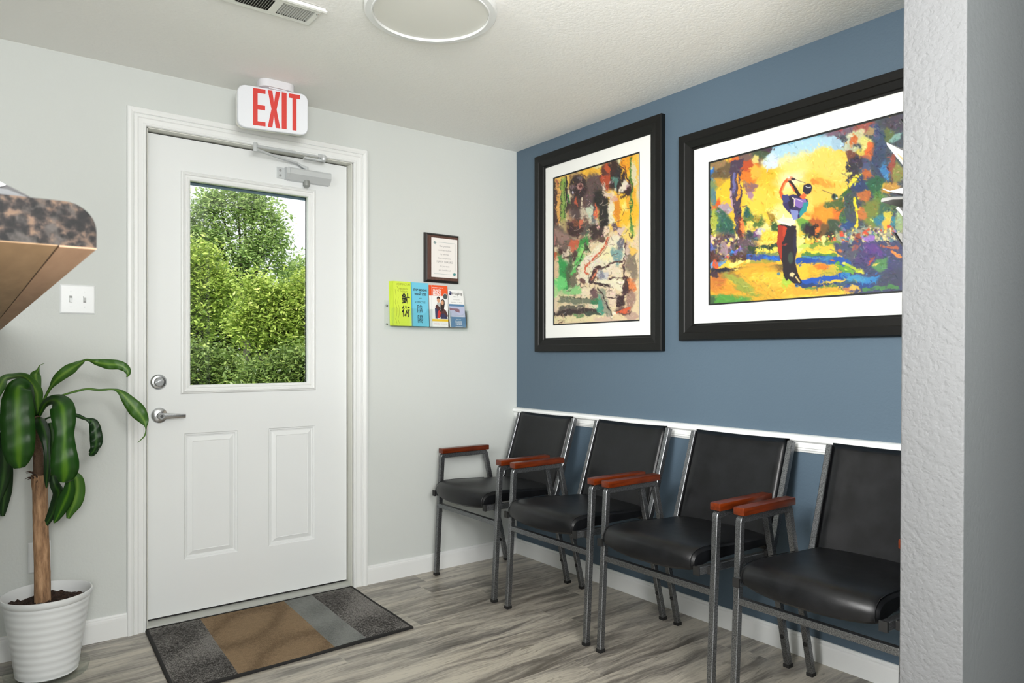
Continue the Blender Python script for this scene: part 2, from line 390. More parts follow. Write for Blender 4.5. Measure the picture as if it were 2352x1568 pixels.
# lever
c = (-1.9135, YD, .9015); lv = MB().lathe([(0, .02), (.013, .02), (.014, .012), (.024, .010), (.031, .006), (.0335, 0)], c, 40, 'y').build('door_handle', M_steel, door, True)
b = MB(); b.lathe([(0, .052), (.012, .052), (.0135, .049), (.0135, .018)], c, 28, 'y')
pts = [(c[0]-.010, .0135), (c[0]+.02, .0125), (c[0]+.05, .0100), (c[0]+.08, .0085), (c[0]+.096, .0085)]
v = []; 
for i, (x, hz) in enumerate(pts):
    yc = YD-.046+(.004*(i/4.)**2); th = .006
    for g in range(12):
        a = 2*PI*g/12; v.append((x, yc+th*math.copysign(abs(math.cos(a))**.6, math.cos(a)), c[2]+hz*math.copysign(abs(math.sin(a))**.6, math.sin(a))-.0025*i/4))
f = [(i*12+j, i*12+(j+1) % 12, (i+1)*12+(j+1) % 12, (i+1)*12+j) for i in range(4) for j in range(12)]+[tuple(range(12)), tuple(48+j for j in range(12))]
b.add(v, f).build('lever', M_steel, lv, True)
MB().lathe([(0, .0545), (.006, .0545), (.0065, .051)], c, 20, 'y').build('lock_button', mat('dark chrome', (110, 112, 114), .25, 1.), lv, True)
# closer
cl = MB(); pr = [(0, 2.058), (.020, 2.061), (.043, 2.055), (.046, 2.048), (.046, 2.026), (.026, 1.999), (.0, 1.998)]
cl.prism([(h, z) for h, z in pr], lambda h, z, x: (x, YD-h, z), -1.355, -1.150)
closer = cl.build('door_closer', M_alu, door)
b = MB(); b.prism([(0, 2.058), (.016, 2.059), (.040, 2.053), (.044, 2.026), (.024, 2.0), (0, 1.999)], lambda h, z, x: (x, YD-h, z), -1.368, -1.355)
b.box((-1.405, YD-.006, 2.003), (-1.368, YD, 2.056), .001); b.build('end_bracket', M_alu, closer)
for z in (2.041, 2.017): MB().lathe([(0, .010), (.004, .010), (.006, .006)], (-1.389, YD, z), 16, 'y').build('screw', M_steel, closer, True)
MB().lathe([(0, 1.972), (.010, 1.974), (.0165, 1.982), (.0165, 1.992), (.014, 2.006)], (-1.268, YD-.024, 0), 28).build('pinion_cap', mat('grey cap', (150, 153, 150), .4, .3), closer, True)
b = MB(); b.tube([(-1.268, YD-.026, 2.056), (-1.268, YD-.026, 2.070)], .009, 16)
b.prism([(-1.262, 2.062), (-1.285, 2.062), (-1.318, 2.079), (-1.318, 2.086), (-1.29, 2.076), (-1.262, 2.072)], lambda x, z, y: (x, y, z), YD-.034, YD-.016)
b.add([(-1.312, YD-.036, 2.078), (-1.312, YD-.014, 2.078), (-1.535, -.075, 2.086), (-1.548, -.060, 2.086), (-1.312, YD-.036, 2.086), (-1.312, YD-.014, 2.086), (-1.535, -.075, 2.094), (-1.548, -.060, 2.094)],
      [(0, 1, 2, 3), (4, 5, 6, 7), (0, 1, 5, 4), (1, 2, 6, 5), (2, 3, 7, 6), (3, 0, 4, 7)])
b.build('main_arm', M_alu, closer)
b = MB(); b.lathe([(0, 2.080), (.009, 2.080), (.009, 2.118), (.007, 2.121), (0, 2.121)], (-1.540, -.066, 0), 18)
b.tube([(-1.540, -.066, 2.105), (-1.35, -.052, 2.112)], .0065, 10); b.tube([(-1.36, -.053, 2.1115), (-1.205, -.040, 2.116)], .0045, 10)
b.lathe([(0, 2.100), (.010, 2.100), (.012, 2.106), (.012, 2.122), (.009, 2.128), (0, 2.128)], (-1.205, -.036, 0), 18)
b.build('forearm', M_alu, closer, True)
b = MB(); b.box((-1.30, -.034, 2.097), (-1.195, -.014, 2.106), .002); b.box((-1.225, -.022, 2.097), (-1.19, -.012, 2.135), .002); b.build('shoe_bracket', M_alu, closer)

# ------------------------------------------------------------------ exit sign
Mx = mat('white sign plastic', (224, 227, 232), .35)
YS = -.182
ex = empty('exit_sign', (-1.47, YS+.03, 2.17), 'white ceiling mounted exit sign with red letters above the door', 'exit sign')
def rrect(x0, z0, x1, z1, r, n=6):
    p = []
    for cx, cz, a0 in ((x1-r, z1-r, 0), (x0+r, z1-r, 90), (x0+r, z0+r, 180), (x1-r, z0+r, 270)):
        for i in range(n+1):
            a = math.radians(a0+90*i/n); p.append((cx+r*math.cos(a), cz+r*math.sin(a)))
    return p
SX0, SX1, SZ0, SZ1 = -1.651, -1.362, 2.142, 2.326
def rbox(name, x0, z0, x1, z1, r, ys, m, parent):   # ys: list of (y, inset)
    v = []; n = 0
    for y, ins in ys:
        p = rrect(x0+ins, z0+ins, x1-ins, z1-ins, max(.002, r-ins)); n = len(p); v += [(a, y, c_) for a, c_ in p]
    k = len(ys); f = [(i*n+j, i*n+(j+1) % n, (i+1)*n+(j+1) % n, (i+1)*n+j) for i in range(k-1) for j in range(n)]+[tuple(range(n)), tuple((k-1)*n+j for j in range(n))]
    return link(name, v, f, m, parent, True)
rbox('sign_face', SX0, SZ0, SX1, SZ1, .032, [(YS+.014, 0), (YS+.003, 0), (YS, .003)], Mx, ex)
rbox('sign_housing', SX0+.002, SZ0+.002, SX1-.002, SZ1-.002, .031, [(YS+.014, 0), (YS+.040, .001), (YS+.046, .008)], mat('milky plastic', (240, 240, 232), .4), ex)
Mr = mat('exit red', (206, 52, 42), .5)
LZ0, LZ1 = 2.157, 2.317
def lw(polys, x0, w, name='letter'):
    b = MB()
    for p in polys: b.prism([(x0+a*w, LZ0+c_*(LZ1-LZ0)) for a, c_ in p], lambda a, z, y: (a, y, z), YS+.0005, YS-.0018)
    b.build(name, Mr, ex)
s_ = .36
lw([[(0, 0), (.36, 0), (.36, 1), (0, 1)], [(.36, 0), (1, 0), (1, .115), (.36, .115)], [(.36, .885), (1, .885), (1, 1), (.36, 1)], [(.36, .44), (.97, .44), (.97, .56), (.36, .56)]], -1.590, .0495)
lw([[(0, 1), (.36, 1), (.5, .66), (.64, 1), (1, 1), (.70, .5), (1, 0), (.64, 0), (.5, .36), (.36, 0), (0, 0), (.30, .5)]], -1.531, .051)
lw([[(0, 0), (1, 0), (1, 1), (0, 1)]], -1.4735, .020)
lw([[(0, .885), (1, .885), (1, 1), (0, 1)], [(.32, 0), (.68, 0), (.68, .885), (.32, .885)]], -1.444, .047)
for o_ in ex.children:
    for w in o_.data.vertices: w.co.y -= (w.co.x+1.651)*.2
rbox('mounting_canopy', -1.566, -.232, -1.412, -.138, .036, [(0, 0), (1, 0)], mat('canopy plastic', (222, 222, 226), .35), ex)
cn = [o for o in ex.children if o.name.startswith('mounting_canopy')][0]
for w in cn.data.vertices:
    x, y, z = w.co; top = y > .5; w.co = (x, z, H-.0005 if top else H-.033)
MB().box((-1.53, -.222, SZ1-.004), (-1.45, -.172, H-.031), .001).build('neck', Mx, ex)

# ------------------------------------------------------------------ ceiling lamp, vent
lc = (-1.3025, -1.205)
lamp = empty('ceiling_lamp', (lc[0], lc[1], H), 'round flat white ceiling lamp, unlit, beside the air vent', 'ceiling lamp')
MB().lathe([(.2, H-.0005), (.222, H-.0005), (.226, H-.004), (.2265, H-.026), (.222, H-.030), (.2035, H-.030), (.2020, H-.033), (.1985, H-.033), (.1975, H-.029), (.1975, H-.020)], (lc[0], lc[1], 0), 96).build('lamp_ring', mat('lamp ring', (226, 228, 226), .35), lamp, True)
MB().lathe([(0, H-.0262), (.12, H-.0260), (.196, H-.0245), (.1980, H-.022)], (lc[0], lc[1], 0), 96).build('diffuser', mat('lamp diffuser', (222, 222, 214), .5), lamp, True)
vent = empty('air_vent', (-1.76, -.895, H), 'white louvered air vent on the ceiling left of the round lamp', 'vent')
VX0, VX1, VY0, VY1 = -1.945, -1.585, -.972, -.828
M_vent = mat('white enamel', (232, 233, 228), .35)
b = MB(); 
OB = [(-1.7220, -1.6135), (-1.8585, -1.7490)]; VB0, VB1 = -.944, -.858
b.loops([(0, .002), (-.001, .006), (-.010, .012)], (VX0, VY0, VX1, VY1), lambda a, c_, h: (a, c_, H-h))
zz = H-.012
def q4(x0, y0, x1, y1): b.add([(x0, y0, zz), (x1, y0, zz), (x1, y1, zz), (x0, y1, zz)], [(0, 1, 2, 3)])
ex0, ex1, ey0, ey1 = VX0+.01, VX1-.01, VY0+.01, VY1-.01
q4(ex0, ey0, ex1, VB0); q4(ex0, VB1, ex1, ey1); q4(OB[0][1], VB0, ex1, VB1); q4(OB[1][1], VB0, OB[0][0], VB1); q4(ex0, VB0, OB[1][0], VB1)
b.prism([(VY0-.004, H-.010), (VY0-.004, H-.014), (VY0+.004, H-.016), (VY0+.006, H-.012)], lambda y, z, x: (x, y, z), VX0, VX1+.004)
b.build('vent_frame', M_vent, vent)
for (x0, x1), s in zip(OB, (-1, 1)):
    b = MB(); n = 13
    for i in range(n):
        x = x0+(i+.5)*(x1-x0)/n; d = .0045*s
        b.add([(x-d, VB0, H-.012), (x-d, VB1, H-.012), (x+d, VB1, H-.002), (x+d, VB0, H-.002), (x-d+.0008, VB0, H-.012), (x-d+.0008, VB1, H-.012), (x+d+.0008, VB1, H-.002), (x+d+.0008, VB0, H-.002)], [(0, 1, 2, 3), (4, 5, 6, 7), (0, 1, 5, 4), (1, 2, 6, 5), (2, 3, 7, 6), (3, 0, 4, 7)])
    b.build('louver_bank', mat('louver grey', (182, 184, 178), .4), vent)
MB().box((ex0, ey0, H-.0015), (ex1, ey1, H-.0003)).build('duct_shadow_box', mat('duct dark', (60, 60, 56), .8), vent)
MB().lathe([(0, .0148), (.003, .0145), (.0045, .012)], (0, 0, 0), 14).build('screw', M_steel, vent, True)
sc_ = [o for o in vent.children if o.name.startswith('screw')][0]
for w in sc_.data.vertices: w.co = (w.co.x-1.601, w.co.y-.935, H-w.co.z)

# ------------------------------------------------------------------ switch plate, outlet
def plate(name, x0, z0, x1, z1, label, cat):
    t = empty(name, ((x0+x1)/2, 0, z0), label, cat)
    b = MB(); b.loops([(0, 0), (0, .003), (-.004, .006), (-.006, .0065)], (x0, z0, x1, z1), Bk)
    b.add([Bk(x0+.006, z0+.006, .0065), Bk(x1-.006, z0+.006, .0065), Bk(x1-.006, z1-.006, .0065), Bk(x0+.006, z1-.006, .0065)], [(0, 1, 2, 3)])
    b.build('wall_plate', M_plate, t); return t
sw = plate('light_switch', -2.2815, 1.3275, -2.1600, 1.4425, 'white double toggle light switch plate left of the door', 'light switch')
for i, x in enumerate((-2.2445, -2.1970)):
    up = i == 1; b = MB(); b.box((x-.0052, -.0068, 1.372), (x+.0052, -.006, 1.398)); b.build('toggle_slot', mat('slot shade', (150, 152, 150), .5), sw)
    zc = 1.3915 if up else 1.3785
    b = MB(); b.prism([(-.0065, 1.380), (-.0065, 1.390), (-.018, zc+(.006 if up else 0)), (-.018, zc-(0 if up else .006))], lambda y, z, x_: (x_, y, z), x-.0042, x+.0042); b.build('toggle', M_plate, sw)
    for z in (1.415, 1.355): MB().lathe([(0, .0078), (.0025, .0075), (.0030, .0064)], (x, 0, z), 12, 'y').build('screw', M_plate, sw, True)
ol = plate('power_outlet', -2.385, .318, -2.311, .436, 'white outlet plate low on the wall behind the plant trunk', 'outlet')
for z in (.397, .357): MB().box((-2.365, -.0085, z-.014), (-2.331, -.006, z+.014), .002).build('socket', M_plate, ol)

# ------------------------------------------------------------------ plaque
pq = empty('wall_plaque', (-.525, 0, 1.556), 'brown wood plaque with a framed thank you note above the brochure rack', 'plaque')
P0 = (-.6310, 1.5555, -.4130, 1.8200)
b = MB(); b.loops([(0, 0), (0, .010), (-.007, .019), (-.0125, .021)], P0, Bk); b.build('bevelled_edge', mat('black plaque edge', (30, 25, 22), .4), pq)
q = [P0[0]+.0125, P0[1]+.0125, P0[2]-.0125, P0[3]-.0125]
MB().add([Bk(q[0], q[1], .0205), Bk(q[2], q[1], .0205), Bk(q[2], q[3], .0205), Bk(q[0], q[3], .0205)], [(0, 1, 2, 3)]).build('wood_board', M_walnut, pq)
N0 = (-.5945, 1.583, -.4300, 1.795)
note = MB().box((N0[0], -.0232, N0[1]), (N0[2], -.0207, N0[3])).build('note', mat('note paper', (236, 232, 228), .6), pq)
Mk = mat('grey ink', (150, 148, 146), .7); Mt = mat('teal ink', (70, 140, 140), .7); Mg = mat('grey green ink', (140, 158, 158), .7)
b = MB(); i0 = (N0[0]+.014, N0[1]+.018, N0[2]-.014, N0[3]-.022)
for r in (((i0[0], i0[1]), (i0[0]+.0012, i0[3]-.02)), ((i0[0], i0[1]), (i0[2]-.03, i0[1]+.0012)), ((i0[2]-.0012, i0[1]+.02), (i0[2], i0[3])), ((i0[0]+.03, i0[3]-.0012), (i0[2], i0[3]))):
    b.box((r[0][0], -.0237, r[0][1]), (r[1][0], -.0230, r[1][1]))
b.build('border_line', Mg, note)
def sprig(cx, cz, sx, sz, m, name, n=9):
    b = MB()
    for i in range(n):
        a = PI/2*i/(n-1); L_ = .017*(1 if i % 2 else .7); w = .0016
        dx, dz = math.cos(a)*sx, math.sin(a)*sz
        h_ = .0236+i*.00012; b.add([Bk(cx+dx*.002, cz+dz*.002, h_), Bk(cx+dx*L_*.5-dz*w, cz+dz*L_*.5+dx*w, h_), Bk(cx+dx*L_, cz+dz*L_, h_), Bk(cx+dx*L_*.5+dz*w, cz+dz*L_*.5-dx*w, h_)], [(0, 1, 2, 3)])
    b.build(name, m, note)
sprig(i0[0]-.002, i0[3]+.002, 1, -1, Mg, 'leaf_ornament'); sprig(i0[0]+.004, i0[3]-.001, 1, -1, Mg, 'leaf_ornament', 7); sprig(i0[2]+.002, i0[1]-.003, -1, 1, Mt, 'leaf_ornament', 11); sprig(i0[2]-.004, i0[1]-.001, -1, 1, Mt, 'leaf_ornament')
zc = 1.748
for s_, sz_, wd in (('Our practice', .0135, .068), ('continues to grow', .0125, .084), ('by referrals', .0125, .052), ('from our patients.', .0125, .080), ('MANY THANKS', .0165, .100), ('for your trust', .0125, .060), ('and confidence!', .0125, .076)):
    text(s_, sz_, 'lettering', Mk, note, (-.512, zc), width=wd, h=.0239); zc -= .0215

# ------------------------------------------------------------------ brochure rack and brochures
RX0, RX1 = -.862, -.352
rack = empty('brochure_rack', (-.6, 0, 1.296), 'clear acrylic four pocket brochure rack screwed to the wall', 'brochure rack')
MB().box((RX0-.002, -.004, 1.296), (RX1, 0, 1.445)).build('back_plate', M_acr, rack)
pk = [(-.832, -.722), (-.722, -.606), (-.604, -.486), (-.484, -.372)]
for x0, x1 in pk:
    b = MB(); xm = (x0+x1)/2; pts = [(x0, 1.312), (x1, 1.312), (x1, 1.407)]
    pts += [(xm+.028, 1.407)]+[(xm+.028*math.cos(a), 1.407-.026*math.sin(a)) for a in [PI*i/8 for i in range(1, 8)]]+[(xm-.028, 1.407), (x0, 1.407)]
    n = len(pts); b.prism(pts, lambda a, z, y: (a, y, z), -.047, -.0495)
    b.box((x0, -.048, 1.3115), (x1, -.004, 1.314)); b.box((x0, -.048, 1.312), (x0+.002, -.004, 1.407))
    b.build('pocket', M_acr, rack)
MB().box((RX1-.022, -.048, 1.312), (RX1-.020, -.004, 1.407)).build('end_panel', M_acr, rack)
for z in (1.418, 1.322): MB().lathe([(0, .010), (.004, .009), (.0065, .004)], (-.850, 0, z), 16, 'y').build('screw', M_steel, rack, True)
Ink = mat('black ink', (22, 24, 26), .7)
def sheet_fn(x0, z0, dx, y0, lean):
    return lambda a, b_, h: (x0+a, -(y0+lean*(b_)/.23+h), z0+b_)
def brochure(x0, y0, w, hgt, col, label, grp=None, lean=.012, name='brochure', tilt=0., th=.0012):
    t = empty(name, (x0+w/2, -y0, 1.3145), label, 'brochure', grp)
    fn0 = sheet_fn(x0, 1.3145, 0, y0, -lean)
    ct, st = math.cos(tilt), math.sin(tilt)
    fn = lambda a, b_, h: fn0(a*ct+b_*st, b_*ct-a*st*0+a*0, h)
    MB().add([fn(0, 0, 0), fn(w, 0, 0), fn(w, hgt, 0), fn(0, hgt, 0), fn(0, 0, th), fn(w, 0, th), fn(w, hgt, th), fn(0, hgt, th)], [(0, 1, 2, 3), (4, 5, 6, 7), (0, 1, 5, 4), (1, 2, 6, 5), (2, 3, 7, 6), (3, 0, 4, 7)]).build('paper', col, t)
    return t, (lambda a, b_, h: fn(a, b_, th+h))
def quad(fn, x0, z0, x1, z1, m, name, t, h=.0003):
    return MB().add([fn(x0, z0, h), fn(x1, z0, h), fn(x1, z1, h), fn(x0, z1, h)], [(0, 1, 2, 3)]).build(name, m, t)
def blob(fn, cx, cz, rx, rz, m, name, t, h=.0004, n=18, a0=0, a1=2*PI):
    return MB().add([fn(cx+rx*math.cos(a0+(a1-a0)*i/n), cz+rz*math.sin(a0+(a1-a0)*i/n), h) for i in range(n)], [tuple(range(n))]).build(name, m, t)
def poly(fn, pts, m, name, t, h=.0004): return MB().add([fn(a, z, h) for a, z in pts], [tuple(range(len(pts)))]).build(name, m, t)
Yl = mat('lime paper', (208, 228, 72), .7); Yl2 = mat('lime paper shade', (188, 208, 70), .7); Bl = mat('sky blue paper', (112, 196, 222), .7); Wp = mat('white paper', (238, 238, 236), .5)
Ol = mat('olive ink', (130, 142, 40), .7); Or = mat('orange print', (232, 88, 38), .5); Gy = mat('yellow print', (244, 200, 40), .5); Sb = mat('steel blue print', (88, 128, 166), .5); Nv = mat('navy print', (38, 44, 88), .5)
# lime stack
for i in range(3, -1, -1):
    t, fn = brochure(-.828-.0055*i*.8+.004, .031-.0065*i, .104, .232, Yl, 'lime acupuncture brochure, frontmost of its stack' if i == 0 else 'lime brochure tucked behind the front lime acupuncture brochure', None if i == 0 else 'lime brochures behind the front one')
    if i == 0:
        text('ACUPUNCTURE', .0155, 'lettering', Ol, t, (.060, .212), width=.080, fn=fn, h=.0004)
        text('MERIDIAN', .0135, 'lettering', Ol, t, (.060, .189), width=.050, fn=fn, h=.0004); text('THERAPY', .0135, 'lettering', Ol, t, (.060, .175), width=.044, fn=fn, h=.0004)
        text('針', .062, 'lettering', Ink, t, (.073, .121), width=.047, fn=fn, h=.0005, bold=.0012); text('術', .062, 'lettering', Ink, t, (.071, .053), width=.047, fn=fn, h=.0005, bold=.0012)
        g = MB().tube([fn(.022, .205, .0004), fn(.030, .195, .0004), (fn(.030, .178, .0004)), fn(.024, .186, .0004)], .0007, 5)
        pp = [(.012, .19), (.016, .15), (.010, .12), (.020, .09), (.018, .06), (.010, .035), (.018, .012)]
        g.tube([fn(a, z, .0004) for a, z in pp], .0006, 5); g.tube([fn(a+.014, z, .0004) for a, z in pp[1:]], .0005, 5); g.build('body_line_drawing', Ol, t)
# blue stack
for i in range(2, -1, -1):
    t, fn = brochure(-.7145-.0075*i*.8, .031-.0075*i, .100, .232, Bl, 'sky blue stop smoking brochure, frontmost of its stack' if i == 0 else 'sky blue brochure tucked behind the front stop smoking brochure', None if i == 0 else 'blue brochures behind the front one')
    if i == 0:
        text('STOP SMOKING', .0155, 'lettering', Ink, t, (.050, .188), width=.080, fn=fn, h=.0004, bold=.0006); text('OR', .006, 'lettering', Ink, t, (.050, .180), fn=fn, h=.0004, bold=.0004)
        text('WEIGHT LOSS', .0155, 'lettering', Ink, t, (.050, .165), width=.070, fn=fn, h=.0004, bold=.0006); text('with', .010, 'lettering', Ink, t, (.050, .146), fn=fn, h=.0004)
        text('ACUPUNCTURE', .0155, 'lettering', Ink, t, (.048, .123), width=.064, fn=fn, h=.0004)
        text('陰', .046, 'lettering', Ink, t, (.048, .076), width=.033, fn=fn, h=.0004); text('陽', .046, 'lettering', Ink, t, (.048, .022), width=.033, fn=fn, h=.0004)
# orange stack
for i in (1, 0):
    t, fn = brochure(-.5945-.011*i, .031-.009*i, .101, .225, Wp, 'white and orange medical imaging brochure with a couple on it' if i == 0 else 'second orange topped brochure behind the one showing a couple', None)
    quad(fn, 0, .168, .101, .225, Or, 'orange_banner', t)
    if i == 0:
        text('CONVENIENT ACCESS TO', .0065, 'lettering', Wp, t, (.006, .209), width=.066, fn=fn, h=.0006, align='LEFT', bold=.0002)
        for k, s_ in enumerate(('QUALITY', 'MEDICAL', 'IMAGING')): text(s_, .0145, 'lettering', Wp, t, (.008, .193-k*.0118), width=.053, fn=fn, h=.0006, align='LEFT', bold=.0006)
        blob(fn, .085, .166, .0155, .0165, mat('badge rim', (205, 205, 205), .5), 'badge', t, .0007); blob(fn, .085, .166, .0135, .0145, mat('badge grey', (72, 84, 84), .5), 'badge_disc', t, .0009)
        sk = mat('skin print', (214, 160, 124), .6); hr = mat('dark hair print', (48, 34, 32), .6)
        blob(fn, .042, .145, .010, .014, sk, 'printed_face', t, .0006); poly(fn, [(.031, .150), (.033, .161), (.042, .165), (.051, .160), (.052, .150), (.042, .155)], hr, 'printed_hair', t, .0008)
        poly(fn, [(.030, .118), (.034, .132), (.052, .132), (.056, .110), (.05, .09), (.03, .1)], mat('grey shirt print', (186, 188, 186), .6), 'printed_shirt', t, .0005)
        poly(fn, [(.054, .125), (.058, .145), (.070, .152), (.080, .144), (.081, .125), (.076, .100), (.066, .08), (.052, .095)], hr, 'printed_hair', t, .0007); blob(fn, .067, .132, .008, .013, sk, 'printed_face', t, .0009)
        poly(fn, [(.020, .108), (.030, .121), (.048, .108), (.052, .092), (.068, .082), (.074, .100), (.088, .088), (.100, .060), (.088, .050), (.052, .052), (.03, .085)], mat('maroon print', (84, 50, 50), .6), 'printed_sweater', t, .0010)
        poly(fn, [(.018, .100), (.026, .102), (.036, .088), (.034, .044), (.020, .044)], Nv, 'printed_jeans', t, .0011); poly(fn, [(.052, .044), (.056, .066), (.070, .076), (.086, .062), (.098, .044)], Nv, 'printed_jeans', t, .0011)
        poly(fn, [(.032, .048), (.034, .080), (.044, .090), (.054, .078), (.048, .048)], mat('red print', (206, 52, 48), .6), 'printed_red_trousers', t, .0012)
        quad(fn, 0, .030, .101, .042, Gy, 'yellow_band', t); text('SHARED CARE', .0075, 'lettering', mat('crimson print', (200, 70, 90), .6), t, (.008, .014), width=.036, fn=fn, h=.0005, align='LEFT'); text('A LIFE', .007, 'lettering', Mk, t, (.054, .014), width=.036, fn=fn, h=.0005, align='LEFT')
# imaging brochures
for i in (1, 0):
    t, fn = brochure(-.4750-.002*i, .030-.008*i, .099, .207, Wp, 'white and blue imaging brochure at the right end of the rack' if i == 0 else 'white brochure behind the front imaging brochure', None, lean=.02, tilt=-.055)
    if i == 0:
        text('imaging', .022, 'lettering', Ink, t, (.058, .181), width=.066, fn=fn, h=.0005, bold=.0002)
        blob(fn, .014, .188, .0095, .0115, Nv, 'logo_ball', t, .0005); blob(fn, .009, .192, .0045, .006, mat('logo light', (150, 160, 196), .5), 'logo_highlight', t, .0007)
        text('MRI  CT', .0085, 'lettering', Mk, t, (.050, .166), width=.034, fn=fn, h=.0005); text('Therapeutic', .008, 'lettering', Mk, t, (.050, .151), width=.044, fn=fn, h=.0005); text('Injections  X X-ray', .008, 'lettering', Mk, t, (.050, .136), width=.074, fn=fn, h=.0005)
        quad(fn, 0, .116, .099, .128, Sb, 'blue_band', t); quad(fn, 0, .058, .099, .116, mat('lavender print', (182, 186, 212), .6), 'printed_scene', t)
        poly(fn, [(0, .108), (.02, .104), (.05, .104), (.064, .100), (.064, .082), (.04, .086), (.03, .094), (.0, .094)], mat('mauve print', (138, 104, 116), .6), 'printed_scanner', t, .0005)
        quad(fn, 0, 0, .099, .058, Sb, 'blue_panel', t, .0004); quad(fn, .012, .060, .086, .0615, Wp, 'white_rule', t, .0006)
        for k, (s_, wd) in enumerate((('Call us today', .032), ('for an appointment', .046), ('01 234 555 0100', .042), ('01 234 555 0101', .042))): text(s_, .0075, 'lettering', Wp, t, (.052, .042-k*.0095), width=wd, fn=fn, h=.0007, bold=.0002 if k > 1 else 0)
        quad(fn, .028, .0045, .076, .0058, Wp, 'web_line', t, .0006)

# ------------------------------------------------------------------ framed pictures
class Canvas:
    def __init__(s, u0, v0, u1, v1, res=1.25):
        s.u0, s.v0, s.r = u0, v0, res; s.w = int((u1-u0)*res); s.h = int((v1-v0)*res)
        yy, xx = np.mgrid[0:s.h, 0:s.w]; s.X = xx/res+u0; s.Y = yy/res+v0
        s.a = np.zeros((s.h, s.w, 3)); s.nx = s.fbm(); s.ny = s.fbm(); s.wob = 5.; s.irr = .13
    def fbm(s):
        o = np.zeros((s.h, s.w)); amp = 1.
        for sc in (26, 11, 5):
            g = rng.random((int(s.h/sc)+3, int(s.w/sc)+3))*2-1
            yi = np.arange(s.h)/sc; xi = np.arange(s.w)/sc; y0 = yi.astype(int); x0 = xi.astype(int); fy = (yi-y0)[:, None]; fx = (xi-x0)[None, :]
            fy = fy*fy*(3-2*fy); fx = fx*fx*(3-2*fx)
            o += amp*((g[y0][:, x0]*(1-fx)+g[y0][:, x0+1]*fx)*(1-fy)+(g[y0+1][:, x0]*(1-fx)+g[y0+1][:, x0+1]*fx)*fy); amp *= .6
        return o
    def put(s, m, c):
        c = np.array(c, float)*(1+.0); m = m[..., None]; s.a = s.a*(1-m)+c*m
    def el(s, cx, cy, rx, ry, c, ang=0, soft=.35, op=1., wob=None):
        w = s.wob if wob is None else wob
        x = s.X-cx+s.nx*w; y = s.Y-cy+s.ny*w; a = math.radians(ang); xr = x*math.cos(a)+y*math.sin(a); yr = -x*math.sin(a)+y*math.cos(a)
        d = np.sqrt((xr/rx)**2+(yr/ry)**2)
        if wob is None and max(rx, ry) > 5:
            th = np.arctan2(yr/ry, xr/rx); q = rng.uniform(0, 6.3, 3); d = d*(1+s.irr*(np.sin(2*th+q[0])+.8*np.sin(3*th+q[1])+.6*np.sin(5*th+q[2])))
        s.put(np.clip((1-d)/soft+.5, 0, 1)*op, c)
    def ln(s, pts, w, c, op=1., wob=None, soft=1.2):
        k = s.wob if wob is None else wob
        X = s.X+s.nx*k; Y = s.Y+s.ny*k; m = np.zeros_like(X)
        for (x0, y0), (x1, y1) in zip(pts[:-1], pts[1:]):
            dx, dy = x1-x0, y1-y0; t = np.clip(((X-x0)*dx+(Y-y0)*dy)/max(1e-6, dx*dx+dy*dy), 0, 1)
            d = np.hypot(X-x0-t*dx, Y-y0-t*dy); m = np.maximum(m, np.clip((w/2-d)/soft+.5, 0, 1))
        s.put(m*op, c)
    def pg(s, pts, c, wob=1.5, op=1.):
        X = s.X+s.nx*wob; Y = s.Y+s.ny*wob; ins = np.zeros(X.shape, bool); n = len(pts)
        for i in range(n):
            x0, y0 = pts[i]; x1, y1 = pts[(i+1) % n]
            if y0 == y1: continue
            cr = ((y0 <= Y) & (Y < y1)) | ((y1 <= Y) & (Y < y0)); xi = x0+(Y-y0)/(y1-y0)*(x1-x0); ins ^= cr & (X < xi)
        s.put(ins.astype(float)*op, c)
    def strokes(s, n, ln, wd, jit, ang=None, reg=None, op=.8, sc=0.):
        u0, v0 = s.u0, s.v0; u1 = u0+s.w/s.r; v1 = v0+s.h/s.r
        if reg: u0, v0, u1, v1 = reg
        for _ in range(n):
            u = rng.uniform(u0, u1); v = rng.uniform(v0, v1); i = min(s.h-1, max(0, int((v-s.v0)*s.r))); j = min(s.w-1, max(0, int((u-s.u0)*s.r)))
            ii = min(s.h-1, max(0, int(i+rng.normal(0, sc)*s.r))); jj = min(s.w-1, max(0, int(j+rng.normal(0, sc)*s.r))); c = s.a[ii, jj]+rng.normal(0, jit)+rng.normal(0, jit*.6, 3); a = (ang if ang is not None else rng.uniform(0, PI))+rng.normal(0, .35)
            L_ = rng.uniform(.4, 1)*ln; w = rng.uniform(.5, 1)*wd
            R = int((L_+w+2)*s.r)+1; i0, i1, j0, j1 = max(0, i-R), min(s.h, i+R), max(0, j-R), min(s.w, j+R)
            X = s.X[i0:i1, j0:j1]-u+s.nx[i0:i1, j0:j1]*1.2; Y = s.Y[i0:i1, j0:j1]-v+s.ny[i0:i1, j0:j1]*1.2
            xr = X*math.cos(a)+Y*math.sin(a); yr = -X*math.sin(a)+Y*math.cos(a)
            m = np.clip((1-np.sqrt((xr/L_)**2+(yr/w)**2))*2.5, 0, 1)[..., None]*op; s.a[i0:i1, j0:j1] = s.a[i0:i1, j0:j1]*(1-m)+np.clip(c, 0, 255)*m
